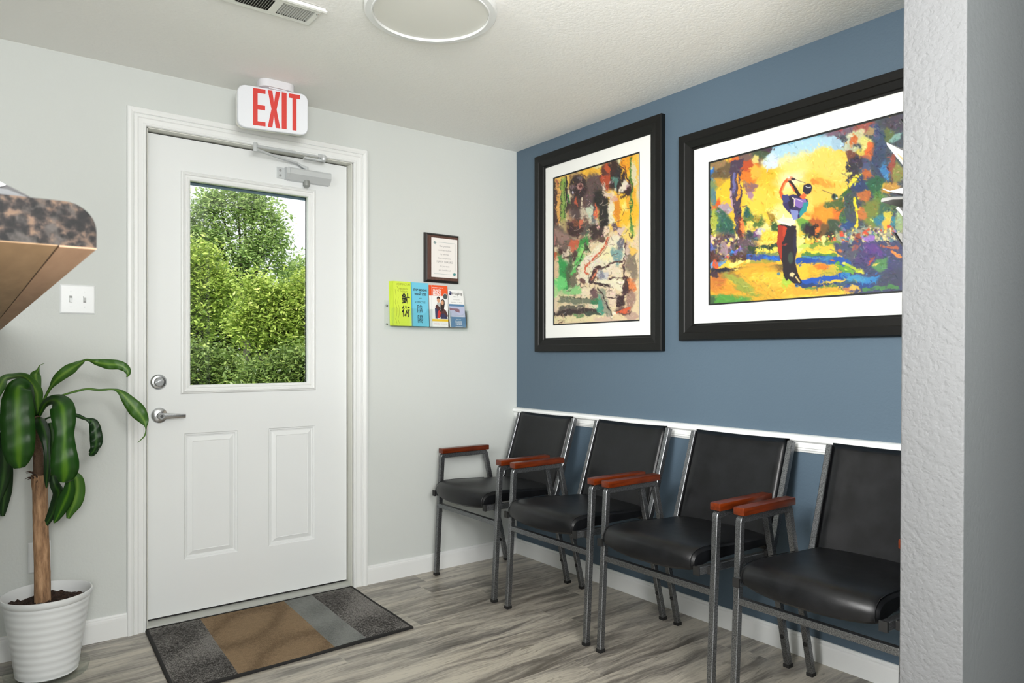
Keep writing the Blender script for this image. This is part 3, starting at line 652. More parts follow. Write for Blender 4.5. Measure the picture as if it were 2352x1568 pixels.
    def spk(s, reg, n, cols, r=(1.2, 3), asp=1.6):
        for _ in range(n):
            u = rng.uniform(reg[0], reg[2]); v = rng.uniform(reg[1], reg[3]); c = cols[rng.integers(len(cols))]; rr = rng.uniform(*r)
            i = int((v-s.v0)*s.r); j = int((u-s.u0)*s.r); R = int(rr*3*s.r)+2
            if not (0 <= i < s.h and 0 <= j < s.w): continue
            i0, i1, j0, j1 = max(0, i-R), min(s.h, i+R), max(0, j-R), min(s.w, j+R)
            X = s.X[i0:i1, j0:j1]-u; Y = s.Y[i0:i1, j0:j1]-v; a = rng.normal(PI/2, .5); xr = X*math.cos(a)+Y*math.sin(a); yr = -X*math.sin(a)+Y*math.cos(a)
            m = np.clip((1-np.sqrt((xr/(rr*asp))**2+(yr/rr)**2))*2.5, 0, 1)[..., None]; s.a[i0:i1, j0:j1] = s.a[i0:i1, j0:j1]*(1-m)+np.array(c, float)*m
    def sample(s, u, v):
        x = np.clip((u-s.u0)*s.r, 0, s.w-1.01); y = np.clip((v-s.v0)*s.r, 0, s.h-1.01); x0 = x.astype(int); y0 = y.astype(int); fx = (x-x0)[:, None]; fy = (y-y0)[:, None]
        A = s.a; return (A[y0, x0]*(1-fx)+A[y0, x0+1]*fx)*(1-fy)+(A[y0+1, x0]*(1-fx)+A[y0+1, x0+1]*fx)*fy
def art_mesh(cv, rect, depth, nx, nz, parent):
    a0, z0, a1, z1 = rect; aa = np.linspace(a0, a1, nx); zz = np.linspace(z0, z1, nz); A, Z = np.meshgrid(aa, zz)
    P = np.stack([np.full(A.size, -depth), A.ravel(), Z.ravel()], 1); q = P-np.array(CAM)
    k = q[:, 0]*DV[0]+q[:, 1]*DV[1]; u = CX+F*(q[:, 0]*RV[0]+q[:, 1]*RV[1])/k; v = HY-F*q[:, 2]/k
    col = np.clip(cv.sample(u, v)*.9, 0, 255)/255.; col = np.where(col <= .04045, col/12.92, ((col+.055)/1.055)**2.4)
    idx = np.arange(nx*nz).reshape(nz, nx); fc = np.stack([idx[:-1, :-1], idx[1:, :-1], idx[1:, 1:], idx[:-1, 1:]], -1).reshape(-1, 4)
    me = bpy.data.meshes.new('artwork'); me.vertices.add(len(P)); me.vertices.foreach_set('co', P.ravel())
    me.loops.add(fc.size); me.loops.foreach_set('vertex_index', fc.ravel().astype(np.int32)); me.polygons.add(len(fc)); me.polygons.foreach_set('loop_start', np.arange(0, fc.size, 4, dtype=np.int32))
    me.update(calc_edges=True); me.validate()
    ca = me.color_attributes.new('Paint', 'FLOAT_COLOR', 'POINT'); ca.data.foreach_set('color', np.concatenate([col, np.ones((len(col), 1))], 1).ravel().astype(np.float32))
    t = NT('painted paper'); at_ = t.n('ShaderNodeAttribute', _attribute_name='Paint'); t.l(at_.outputs['Color'], t.b.inputs['Base Color']); t.b.inputs['Roughness'].default_value = .55
    me.materials.append(t.m); o = bpy.data.objects.new('artwork', me); C.objects.link(o); o.parent = parent; return o
def picture(outer, matr, img, label):
    t = empty('framed_painting', (0, (outer[0]+outer[2])/2, outer[1]), label, 'picture')
    fw = matr[0]-outer[0]; s = 1
    fz = matr[1]-outer[1]
    w = (fw+fz)/2; o = outer
    b = MB(); b.loops([(0, 0), (0, .026), (-.003, .030), (-w*.45, .031), (-w*.5, .028), (-w*.85, .021), (-w*.9, .016), (-w, .015), (-w, .008)], o, Rt); b.build('frame', M_frame, t)
    b = MB(); i = (o[0]+w, o[1]+w, o[2]-w, o[3]-w)
    b.loops([(0, .010), (-(img[0]-i[0])*1., .010)], i, Rt)
    b = MB(); O_ = [(i[0]-.003, i[1]-.003), (i[2]+.003, i[1]-.003), (i[2]+.003, i[3]+.003), (i[0]-.003, i[3]+.003)]; I_ = [(img[0], img[1]), (img[2], img[1]), (img[2], img[3]), (img[0], img[3])]
    b.add([Rt(a, c_, .010) for a, c_ in O_]+[Rt(a, c_, .010) for a, c_ in I_], [(j, (j+1) % 4, 4+(j+1) % 4, 4+j) for j in range(4)]); b.build('mat_board', M_mat, t)
    b = MB(); b.loops([(.001, .0101), (-.001, .0101), (-.0015, .0085), (-.0062, .0082), (-.0064, .006)], img, Rt); b.build('inner_mat_line', mat('black inner mat', (24, 26, 26), .6), t)
    MB().add([Rt(i[0], i[1], .0125), Rt(i[2], i[1], .0125), Rt(i[2], i[3], .0125), Rt(i[0], i[3], .0125)], [(0, 1, 2, 3)]).build('glazing', M_glaze, t)
    MB().box((-.0055, o[0]+.01, o[1]+.01), (-.001, o[2]-.01, o[3]-.01)).build('backing', M_black, t)
    return t
p1 = picture((-1.1275, 1.1815, -.2020, 2.2790), (-1.050, 1.2560, -.2640, 2.2110), (-.9770, 1.3265, -.3430, 2.1375), 'tall black framed abstract figure painting nearer the room corner')
p2 = picture((-2.4550, 1.2280, -1.2270, 2.1435), (-2.380, 1.3000, -1.2930, 2.0790), (-2.2980, 1.3790, -1.3780, 2.0000), 'wide black framed painting of a golfer, beside the partition')
# painting of a golfer: loose strokes
K = Canvas(1605, 235, 2100, 715, 1.6); K.wob = 2.6; K.a[:] = (240, 196, 62); E = K.el
E(1850, 400, 120, 95, (248, 212, 98)); E(1800, 395, 55, 45, (251, 222, 120)); E(1715, 440, 70, 70, (240, 188, 46)); E(1745, 470, 45, 45, (247, 205, 70)); E(1880, 440, 60, 45, (248, 200, 78))
K.ln([(1765, 368), (1830, 340), (1905, 315)], 38, (232, 226, 160), wob=7, soft=12); K.ln([(1765, 350), (1840, 330), (1925, 320)], 30, (178, 216, 232), wob=7, soft=10); K.ln([(1755, 330), (1800, 318), (1860, 304), (1912, 296)], 22, (70, 160, 208), wob=5, soft=8); K.ln([(1790, 325), (1850, 308), (1905, 294)], 6, (40, 120, 180), op=.6)
E(1772, 372, 18, 16, (214, 228, 238)); E(1925, 330, 14, 16, (168, 200, 220)); E(1792, 512, 45, 38, (250, 228, 140)); E(1815, 415, 26, 16, (253, 240, 190), soft=1.4)
# left trees
E(1632, 420, 28, 60, (120, 140, 90)); E(1633, 397, 15, 17, (44, 116, 205)); E(1628, 385, 6, 8, (210, 205, 150)); E(1628, 470, 13, 40, (96, 128, 96)); E(1660, 452, 20, 34, (244, 194, 46)); E(1650, 412, 12, 14, (200, 150, 50)); E(1665, 392, 34, 17, (104, 86, 58), -15); E(1648, 378, 20, 9, (150, 120, 78), -15)
E(1645, 475, 10, 16, (226, 92, 34)); E(1640, 452, 6, 20, (90, 130, 130)); E(1652, 505, 18, 26, (70, 110, 86)); E(1640, 510, 7, 30, (172, 180, 70)); E(1668, 520, 18, 26, (46, 92, 76)); E(1668, 478, 14, 10, (170, 150, 160))
K.pg([(1619, 372), (1628, 380), (1626, 440), (1632, 500), (1640, 560), (1619, 590)], (42, 44, 50), 5)
E(1725, 358, 42, 22, (118, 92, 84), -15); E(1748, 348, 18, 16, (70, 86, 62)); E(1760, 340, 12, 8, (66, 52, 66)); E(1720, 398, 26, 22, (226, 122, 34)); E(1712, 378, 18, 12, (190, 78, 38)); E(1683, 365, 12, 8, (216, 108, 48)); E(1735, 366, 8, 10, (224, 206, 120)); E(1735, 395, 12, 16, (236, 180, 60)); E(1695, 408, 5, 24, (238, 140, 30))
K.pg([(1676, 372), (1704, 362), (1702, 420), (1703, 470), (1708, 560), (1712, 600), (1686, 600), (1690, 540), (1684, 480), (1676, 440)], (74, 58, 76), 3); K.ln([(1696, 400), (1697, 440), (1694, 458)], 5, (240, 160, 40)); K.ln([(1686, 400), (1686, 440)], 7, (110, 106, 160)); K.ln([(1700, 500), (1702, 580)], 9, (96, 42, 38)); K.ln([(1679, 440), (1680, 474)], 5, (196, 160, 170))
E(1722, 430, 13, 13, (146, 104, 100)); E(1722, 446, 7, 8, (170, 130, 150)); E(1720, 505, 16, 18, (96, 120, 60)); E(1742, 508, 14, 16, (92, 116, 50)); E(1738, 500, 10, 8, (180, 160, 60)); E(1768, 502, 11, 16, (164, 132, 44)); K.ln([(1752, 468), (1765, 512)], 8, (250, 200, 60)); E(1716, 488, 6, 14, (40, 90, 80)); E(1706, 522, 5, 20, (236, 122, 62)); E(1722, 518, 9, 8, (250, 210, 90))
E(1735, 545, 20, 14, (60, 80, 84)); E(1740, 535, 10, 8, (110, 70, 120)); E(1775, 548, 26, 24, (248, 200, 64)); E(1748, 530, 10, 6, (200, 196, 190)); E(1720, 560, 14, 26, (48, 62, 68)); E(1780, 522, 9, 12, (54, 88, 46)); E(1760, 560, 30, 8, (252, 212, 90))
E(1665, 568, 52, 34, (96, 78, 84)); K.spk((1622, 540, 1700, 592), 110, [(240, 214, 110), (236, 196, 120), (86, 60, 60), (60, 60, 96), (214, 88, 60), (168, 138, 160), (222, 210, 190), (50, 40, 44)], (1.5, 4)); E(1631, 566, 8, 15, (92, 104, 172)); E(1638, 548, 5, 6, (236, 196, 180)); E(1683, 580, 6, 7, (54, 140, 228)); E(1695, 575, 12, 4, (110, 96, 176), -20); E(1664, 570, 9, 14, (156, 132, 140)); E(1635, 600, 18, 26, (80, 52, 48)); E(1700, 592, 30, 10, (76, 52, 40)); E(1646, 606, 6, 11, (236, 92, 44)); E(1637, 610, 4, 7, (96, 160, 214)); E(1658, 602, 10, 4, (100, 140, 190), -30)
K.ln([(1720, 572), (1786, 566)], 11, (44, 66, 42)); K.ln([(1736, 574), (1784, 573)], 7, (246, 228, 86)); K.ln([(1740, 582), (1788, 582)], 6, (120, 140, 80)); K.ln([(1718, 590), (1788, 592)], 13, (54, 84, 150)); K.ln([(1755, 592), (1788, 593)], 7, (32, 104, 210)); K.ln([(1700, 604), (1780, 602)], 10, (128, 150, 70)); K.ln([(1720, 610), (1784, 606)], 9, (214, 142, 50)); K.ln([(1680, 607), (1700, 602), (1720, 600)], 9, (252, 226, 116)); K.ln([(1702, 610), (1714, 600)], 5, (236, 160, 40)); K.ln([(1640, 624), (1700, 621), (1800, 615)], 15, (34, 36, 52)); K.ln([(1700, 618), (1780, 612)], 3, (90, 70, 60))
E(1710, 660, 130, 40, (222, 168, 46), -3, op=1); E(1770, 636, 40, 14, (238, 192, 56)); E(1646, 650, 22, 22, (206, 130, 48)); E(1670, 668, 26, 12, (218, 150, 44)); E(1670, 634, 26, 6, (160, 130, 56)); E(1700, 650, 40, 8, (158, 164, 66), 25); E(1716, 668, 30, 6, (150, 160, 60), 20); E(1660, 688, 60, 11, (82, 150, 62), 3); E(1648, 640, 12, 14, (196, 116, 50)); E(1630, 690, 12, 16, (64, 92, 60)); E(1790, 650, 26, 12, (232, 184, 60)); E(1800, 668, 50, 12, (228, 172, 50)); E(1806, 645, 14, 14, (170, 200, 60)); K.ln([(1625, 590), (1622, 690)], 9, (60, 46, 58)); E(1640, 630, 10, 8, (70, 50, 60))
for x in range(6): K.ln([(1660+x*16, 636), (1720+x*16, 690)], .9, (110, 120, 60), op=.6, wob=4)
# right
E(1885, 505, 42, 34, (236, 138, 34), -30); E(1925, 488, 34, 26, (224, 112, 34)); E(1865, 512, 24, 14, (176, 88, 34)); E(1895, 490, 24, 18, (242, 152, 38)); E(1918, 470, 22, 12, (80, 100, 50)); E(1850, 462, 20, 24, (250, 208, 92)); E(1892, 420, 26, 9, (246, 160, 50), 15); E(1870, 418, 10, 5, (240, 140, 40)); E(1845, 502, 12, 12, (248, 196, 80)); E(1842, 512, 13, 12, (112, 164, 62)); E(1850, 524, 13, 11, (58, 92, 60)); E(1862, 532, 16, 12, (44, 30, 36)); E(1870, 524, 8, 9, (24, 24, 28)); E(1884, 535, 10, 14, (228, 116, 40)); E(1896, 530, 14, 20, (110, 80, 46)); E(1905, 540, 10, 16, (46, 50, 40)); E(1918, 520, 16, 16, (60, 80, 60))
K.pg([(1912, 300), (2110, 240), (2110, 600), (1925, 560), (1935, 500), (1942, 440), (1938, 400), (1946, 350)], (66, 74, 84), 9)
E(1950, 296, 44, 14, (116, 96, 112), -15); E(1985, 292, 26, 14, (162, 84, 74), -10); E(1925, 298, 10, 6, (160, 66, 74)); E(1948, 330, 12, 18, (196, 204, 176)); E(1968, 312, 16, 16, (206, 200, 152)); E(1988, 328, 16, 14, (222, 214, 122)); E(1962, 345, 14, 14, (180, 184, 150)); E(1961, 321, 9, 9, (206, 108, 48)); E(1978, 352, 14, 10, (212, 196, 80)); E(2000, 345, 11, 18, (230, 108, 44)); E(1990, 364, 16, 8, (176, 96, 66)); E(1955, 356, 11, 13, (116, 66, 52)); E(1968, 372, 20, 16, (52, 44, 62)); E(1955, 388, 12, 16, (44, 44, 54)); E(1990, 388, 14, 20, (72, 84, 118)); E(2022, 330, 14, 34, (58, 76, 104)); E(2008, 300, 14, 16, (72, 84, 118)); E(1998, 302, 9, 9, (168, 140, 96)); E(2018, 372, 17, 34, (52, 66, 94)); E(2032, 392, 9, 20, (58, 122, 176)); E(2042, 310, 12, 16, (92, 106, 60)); E(2060, 280, 26, 18, (70, 62, 76)); E(2056, 318, 16, 8, (130, 170, 160), -30); E(2013, 425, 16, 22, (36, 92, 62)); E(2038, 430, 12, 12, (204, 180, 54)); E(2050, 382, 9, 26, (152, 74, 58)); E(2062, 398, 12, 26, (134, 132, 66)); E(2046, 430, 18, 14, (190, 140, 60)); E(1990, 400, 12, 10, (186, 98, 50)); E(1975, 424, 18, 22, (40, 58, 98)); E(1956, 400, 14, 12, (52, 46, 60)); K.ln([(1940, 436), (1958, 416), (1974, 402)], 9, (240, 216, 56)); K.ln([(1944, 402), (1956, 398)], 5, (226, 214, 110)); K.ln([(1930, 456), (1948, 438)], 9, (60, 96, 50)); K.ln([(1972, 455), (1990, 436)], 4, (214, 210, 60)); E(1985, 450, 16, 12, (184, 104, 52)); E(2024, 462, 18, 20, (84, 128, 60)); E(2004, 490, 26, 30, (118, 128, 54)); E(1952, 470, 14, 20, (60, 78, 74)); E(2040, 480, 20, 22, (58, 98, 78)); E(1978, 490, 10, 16, (196, 116, 56)); K.ln([(1964, 456), (1967, 518)], 5.5, (242, 218, 44)); E(1965, 518, 5, 4, (244, 200, 40)); E(2035, 505, 30, 14, (52, 122, 140)); E(1943, 515, 13, 12, (40, 72, 124)); E(1935, 500, 9, 12, (70, 110, 60)); E(2055, 470, 16, 14, (72, 92, 60)); E(2066, 520, 10, 34, (150, 170, 120)); E(2040, 492, 12, 8, (206, 190, 70))
K.ln([(1930, 546), (1960, 540), (2000, 540), (2030, 530), (2068, 540)], 30, (150, 156, 130), wob=8, soft=6); K.spk((1932, 524, 2066, 562), 190, [(232, 220, 150), (238, 212, 110), (226, 208, 160), (196, 190, 140), (90, 60, 60), (60, 110, 130), (206, 86, 50), (90, 130, 140), (150, 120, 170), (70, 90, 70)], (1.5, 4.2)); E(1998, 548, 9, 11, (146, 112, 182)); E(1970, 548, 10, 9, (156, 76, 50)); E(1931, 537, 6, 4, (226, 74, 50)); E(1986, 534, 5, 5, (222, 80, 48)); E(2035, 513, 8, 14, (240, 182, 60)); E(2042, 521, 5, 5, (208, 72, 48)); K.spk((1840, 540, 1925, 562), 60, [(60, 80, 40), (190, 190, 60), (236, 226, 130), (210, 100, 50), (40, 50, 40)], (1.5, 4))
K.ln([(1860, 566), (1925, 556)], 9, (120, 150, 60)); E(1892, 552, 5, 11, (240, 234, 140)); E(1836, 562, 9, 15, (238, 236, 130)); E(1842, 552, 5, 8, (236, 232, 140)); E(1846, 566, 12, 5, (190, 210, 90)); K.ln([(1845, 578), (1895, 584), (1920, 572)], 7, (236, 216, 60)); K.ln([(1845, 584), (1920, 588)], 8, (84, 134, 62)); K.pg([(1925, 562), (2090, 550), (2090, 700), (1960, 680), (1935, 640), (1930, 600)], (66, 70, 104), 8); E(1935, 568, 20, 14, (70, 74, 104)); E(2005, 578, 26, 16, (90, 62, 130), 25); E(1990, 592, 30, 14, (74, 64, 110)); E(1950, 585, 20, 12, (84, 84, 100)); E(1962, 570, 8, 6, (150, 84, 80)); E(1932, 574, 5, 5, (200, 110, 70)); K.ln([(1838, 597), (1880, 596), (1945, 602)], 17, (34, 82, 164)); K.ln([(1845, 590), (1900, 594)], 4, (70, 140, 180)); E(1900, 594, 16, 5, (52, 120, 166)); E(1850, 602, 20, 5, (26, 68, 160))
E(1868, 626, 44, 20, (236, 172, 42)); E(1905, 628, 26, 14, (196, 176, 60)); E(1888, 612, 20, 6, (246, 124, 38)); E(1845, 628, 12, 22, (242, 190, 50)); K.ln([(1925, 606), (1948, 626)], 13, (96, 160, 56)); K.ln([(1944, 612), (1960, 624)], 8, (110, 166, 60)); K.ln([(1938, 602), (1975, 620)], 6, (176, 196, 60)); E(1939, 602, 5, 3, (226, 216, 100)); E(1976, 622, 7, 5, (214, 212, 70)); K.ln([(1862, 632), (1920, 624)], 2, (150, 150, 60)); K.ln([(1995, 606), (2006, 592)], 5, (196, 76, 52)); E(2022, 608, 18, 13, (84, 134, 84)); E(2012, 607, 4, 3, (222, 200, 80)); K.ln([(2045, 578), (2070, 589)], 6, (232, 138, 66)); K.ln([(2025, 565), (2062, 570)], 5, (180, 96, 66)); K.ln([(1835, 648), (1880, 644), (1935, 634)], 12, (26, 82, 176)); K.ln([(1830, 655), (1900, 654), (1950, 650)], 8, (36, 62, 110)); K.ln([(1940, 634), (1990, 645), (2030, 636)], 14, (52, 132, 190)); E(1965, 640, 20, 10, (70, 150, 190)); E(1970, 655, 30, 8, (40, 70, 130)); E(2045, 642, 30, 20, (64, 68, 90)); K.ln([(1850, 662), (1920, 656)], 8, (110, 140, 60)); K.ln([(1830, 672), (1920, 664)], 14, (228, 168, 50)); E(1950, 664, 14, 5, (190, 120, 80)); E(1962, 662, 12, 5, (220, 180, 80)); K.ln([(1985, 664), (2060, 658)], 9, (76, 128, 78)); K.ln([(1925, 652), (1965, 650)], 6, (60, 90, 110))
K.strokes(2600, 8, 2.0, 14, sc=4.5); K.strokes(1500, 5, 1.2, 12, sc=2.5); K.strokes(700, 6, 1.6, 22, reg=(1620, 480, 1790, 600)); K.strokes(900, 6, 1.8, 20, reg=(1925, 280, 2080, 600)); K.strokes(350, 12, 1.6, 10, ang=.0, reg=(1640, 590, 2060, 690))
# golfer
G = K.pg
G([(1786, 517), (1800, 515), (1827, 519), (1829, 560), (1827, 604), (1833, 628), (1842, 646), (1838, 652), (1822, 650), (1812, 640), (1806, 644), (1800, 632), (1796, 600), (1787, 575), (1784, 545)], (36, 28, 36)); G([(1787, 518), (1804, 520), (1806, 535), (1797, 558), (1797, 600), (1787, 572), (1784, 545)], (168, 50, 30)); G([(1800, 520), (1808, 524), (1802, 545), (1797, 540)], (196, 66, 34)); K.ln([(1797, 566), (1808, 560)], 2.2, (150, 50, 40)); E(1816, 592, 6, 14, (58, 72, 60), wob=1); E(1826, 560, 4, 30, (40, 36, 60), wob=1); E(1820, 631, 6, 5, (226, 206, 150), wob=1); K.ln([(1826, 634), (1838, 648)], 7, (34, 26, 26), wob=0); K.ln([(1828, 636), (1836, 647)], 3.5, (226, 196, 130), wob=0); E(1788, 628, 4, 4, (90, 130, 140), wob=1)
G([(1786, 508), (1794, 500), (1800, 486), (1812, 492), (1824, 502), (1826, 514), (1817, 519), (1800, 516), (1789, 513)], (250, 244, 204)); G([(1800, 500), (1790, 470), (1812, 470), (1822, 500)], (251, 228, 130), op=.85); K.ln([(1788, 508), (1816, 518)], 2.5, (255, 252, 232), wob=1)
G([(1795, 458), (1798, 446), (1812, 450), (1822, 446), (1836, 452), (1854, 456), (1857, 468), (1850, 486), (1838, 500), (1826, 504), (1812, 488), (1800, 476)], (52, 44, 92)); G([(1822, 456), (1850, 456), (1852, 466), (1838, 478), (1824, 470)], (134, 104, 178)); G([(1846, 464), (1857, 462), (1852, 484), (1838, 500), (1836, 490)], (40, 146, 150)); G([(1814, 480), (1834, 484), (1832, 502), (1820, 506)], (132, 142, 196)); G([(1808, 452), (1822, 452), (1824, 476), (1812, 480)], (34, 30, 56)); K.ln([(1820, 454), (1826, 458), (1824, 474)], 2.4, (244, 226, 190), wob=.5); K.ln([(1828, 456), (1842, 462)], 2, (220, 200, 220), wob=.5)
K.ln([(1798, 454), (1793, 440), (1803, 418), (1810, 412)], 8, (222, 92, 36), wob=.8); K.ln([(1796, 440), (1804, 420)], 3, (246, 160, 80), wob=.5); K.ln([(1836, 450), (1826, 434), (1814, 416)], 7.5, (44, 26, 30), wob=.8); K.ln([(1824, 438), (1814, 422)], 3.5, (226, 96, 48), wob=.6); G([(1798, 446), (1810, 446), (1814, 462), (1800, 468), (1796, 458)], (62, 64, 118)); E(1815, 410, 7, 4.5, (240, 150, 110), wob=.6, ang=-20); E(1822, 411, 5, 3, (50, 34, 34), wob=.6); E(1812, 408, 2.5, 2, (255, 240, 220), wob=.4)
G([(1836, 452), (1846, 442), (1852, 450), (1846, 458)], (240, 104, 52), .6); E(1855, 434, 9.5, 13, (34, 30, 52), 18, .15, wob=.6); G([(1846, 424), (1862, 424), (1867, 431), (1850, 446), (1844, 440)], (34, 30, 52), .6); K.ln([(1851, 428), (1856, 431), (1862, 429)], 1.6, (245, 245, 245), wob=0, soft=.8); K.ln([(1822, 410), (1850, 420)], 1.1, (60, 46, 60), wob=.5); K.ln([(1888, 436), (1905, 443), (1920, 450)], 1.2, (70, 60, 50), wob=.5); E(1918, 452, 7, 7, (60, 90, 60), wob=2); E(1915, 450, 3, 5, (28, 34, 46), wob=.6); E(1922, 455, 2.5, 2, (220, 224, 226), wob=.3)
art_mesh(K, (-2.2920, 1.3850, -1.3840, 1.9940), .0075, 420, 280, p2)
# tall abstract figures painting
K = Canvas(1250, 335, 1480, 760, 1.8); K.a[:] = (226, 204, 164); E = K.el; K.wob = 3.0; K.irr = .19
E(1365, 400, 110, 32, (240, 196, 92), -12); E(1360, 385, 40, 14, (238, 182, 56), -15); E(1395, 372, 26, 10, (232, 224, 160), -15); E(1432, 460, 34, 95, (244, 186, 46)); E(1438, 372, 12, 26, (240, 160, 36)); E(1424, 470, 14, 26, (246, 200, 60)); E(1402, 486, 10, 34, (232, 222, 186)); E(1436, 475, 8, 12, (250, 226, 120)); E(1440, 540, 14, 30, (236, 206, 110)); E(1455, 400, 6, 30, (224, 210, 170)); E(1418, 480, 5, 40, (222, 140, 40)); E(1448, 445, 12, 30, (238, 170, 50)); E(1420, 368, 6, 12, (230, 222, 170))
K.ln([(1270, 412), (1274, 470), (1277, 560)], 13, (74, 52, 48), soft=3); K.ln([(1267, 470), (1268, 580)], 4, (170, 120, 110)); K.ln([(1281, 415), (1283, 510)], 8, (226, 168, 88), soft=2); K.ln([(1280, 412), (1281, 430)], 4, (170, 100, 70)); K.ln([(1293, 412), (1294, 510)], 12, (140, 168, 78), soft=2); K.ln([(1287, 414), (1288, 520)], 1.8, (60, 80, 40)); K.ln([(1296, 420), (1297, 500)], 2.4, (60, 90, 40)); K.ln([(1301, 406), (1303, 480)], 5, (38, 34, 30)); K.ln([(1305, 450), (1305, 486)], 4, (70, 140, 60)); K.ln([(1300, 490), (1309, 484)], 2, (30, 30, 30)); E(1292, 530, 8, 26, (180, 160, 110)); E(1307, 510, 6, 26, (222, 172, 120)); E(1320, 395, 12, 6, (240, 205, 120)); K.ln([(1309, 415), (1314, 404), (1330, 399), (1352, 407)], 1.8, (120, 70, 40))
K.ln([(1449, 362), (1450, 540)], 5, (92, 150, 54), soft=3); K.ln([(1449, 362), (1450, 545)], 1.3, (40, 60, 30)); E(1449, 567, 5, 4, (60, 120, 50)); E(1452, 525, 4, 8, (90, 140, 70)); K.ln([(1443, 538), (1449, 546), (1451, 538)], 2, (70, 50, 40))
D1, D2 = (52, 38, 38), (40, 36, 34)
E(1334, 470, 26, 50, (86, 68, 66), soft=.6); E(1352, 445, 24, 36, (92, 72, 70)); E(1372, 420, 20, 26, (96, 78, 74), 25); E(1328, 430, 20, 29, D1, 5, .2, wob=2); E(1333, 428, 8, 8.5, (190, 140, 128), wob=1); E(1334, 428, 4.5, 5, (90, 44, 44), wob=1); E(1314, 430, 5, 6, (120, 100, 104), wob=1); E(1316, 443, 2, 4, (200, 190, 200), wob=1); E(1332, 408, 6, 4, (100, 90, 96), wob=1); E(1320, 470, 13, 18, (74, 54, 52)); E(1322, 465, 4, 8, (190, 90, 60), -20); K.ln([(1338, 454), (1335, 478)], 3, (226, 210, 180), wob=1)
E(1380, 458, 17, 24, D2, wob=2); E(1386, 495, 12, 40, D2, wob=2); E(1402, 402, 23, 32, (92, 52, 42), 5, .25, wob=3); E(1410, 385, 12, 20, (60, 40, 34), wob=2); E(1392, 418, 8, 22, (176, 74, 42)); E(1396, 388, 7, 10, (186, 82, 44)); E(1415, 415, 13, 22, (48, 42, 42)); E(1414, 417, 7, 10, (84, 124, 112)); E(1402, 418, 3, 3, (180, 150, 150)); E(1434, 426, 12, 20, (52, 36, 36), 5, .2); E(1434, 427, 7, 15, (228, 214, 196), 10); E(1443, 428, 3, 8, (190, 150, 150)); E(1386, 435, 5, 12, (230, 206, 180)); E(1395, 445, 12, 5, (222, 196, 172)); E(1410, 455, 8, 5, (214, 160, 140)); E(1402, 462, 6, 4, (226, 204, 180)); K.ln([(1425, 380), (1434, 392), (1446, 415), (1444, 440), (1425, 452)], 3, (60, 36, 36)); K.ln([(1426, 368), (1434, 386), (1434, 398)], 1.4, (120, 60, 30)); E(1412, 436, 2.5, 4, (220, 220, 230))
E(1352, 510, 18, 30, (196, 180, 156)); E(1356, 490, 8, 18, (196, 206, 180)); E(1362, 500, 4, 14, (110, 110, 110)); E(1368, 488, 4, 12, (222, 104, 66)); E(1322, 525, 18, 22, (64, 42, 40)); E(1322, 510, 9, 8, (120, 72, 50)); E(1335, 515, 7, 10, (204, 110, 80)); E(1342, 512, 5, 12, (110, 84, 74)); E(1345, 530, 9, 14, (90, 84, 76)); E(1372, 533, 17, 20, (60, 46, 44)); E(1375, 522, 3, 4, (220, 170, 160)); E(1392, 530, 9, 9, (232, 210, 182)); E(1382, 548, 9, 9, (96, 72, 62)); E(1414, 522, 8, 9, (112, 92, 96)); E(1424, 530, 8, 10, (216, 190, 176)); E(1344, 548, 12, 8, (150, 110, 96))
E(1295, 552, 20, 26, (112, 94, 84)); E(1290, 545, 12, 16, (150, 120, 110)); E(1270, 560, 6, 24, (176, 120, 110)); E(1316, 560, 12, 12, (196, 96, 66)); E(1318, 572, 8, 6, (206, 110, 80)); E(1290, 585, 18, 12, (70, 46, 44)); E(1274, 590, 8, 10, (192, 88, 56)); E(1294, 584, 5, 9, (206, 186, 166)); E(1303, 580, 5, 7, (220, 204, 176)); K.ln([(1290, 602), (1312, 594)], 4, (214, 200, 176)); E(1318, 590, 12, 14, (80, 60, 54))
E(1285, 640, 30, 36, (196, 198, 150)); E(1297, 632, 15, 34, (54, 150, 76), -15); E(1288, 650, 14, 18, (110, 206, 116), -20); E(1310, 630, 9, 36, (76, 96, 66)); E(1318, 640, 8, 28, (110, 104, 84)); E(1327, 602, 8, 24, (100, 190, 96), 18); E(1342, 560, 10, 20, (60, 140, 66), 20); E(1334, 580, 5, 16, (140, 210, 110), 20); E(1348, 566, 6, 10, (60, 70, 46)); E(1272, 680, 8, 24, (170, 210, 140)); E(1276, 620, 7, 20, (222, 190, 150))
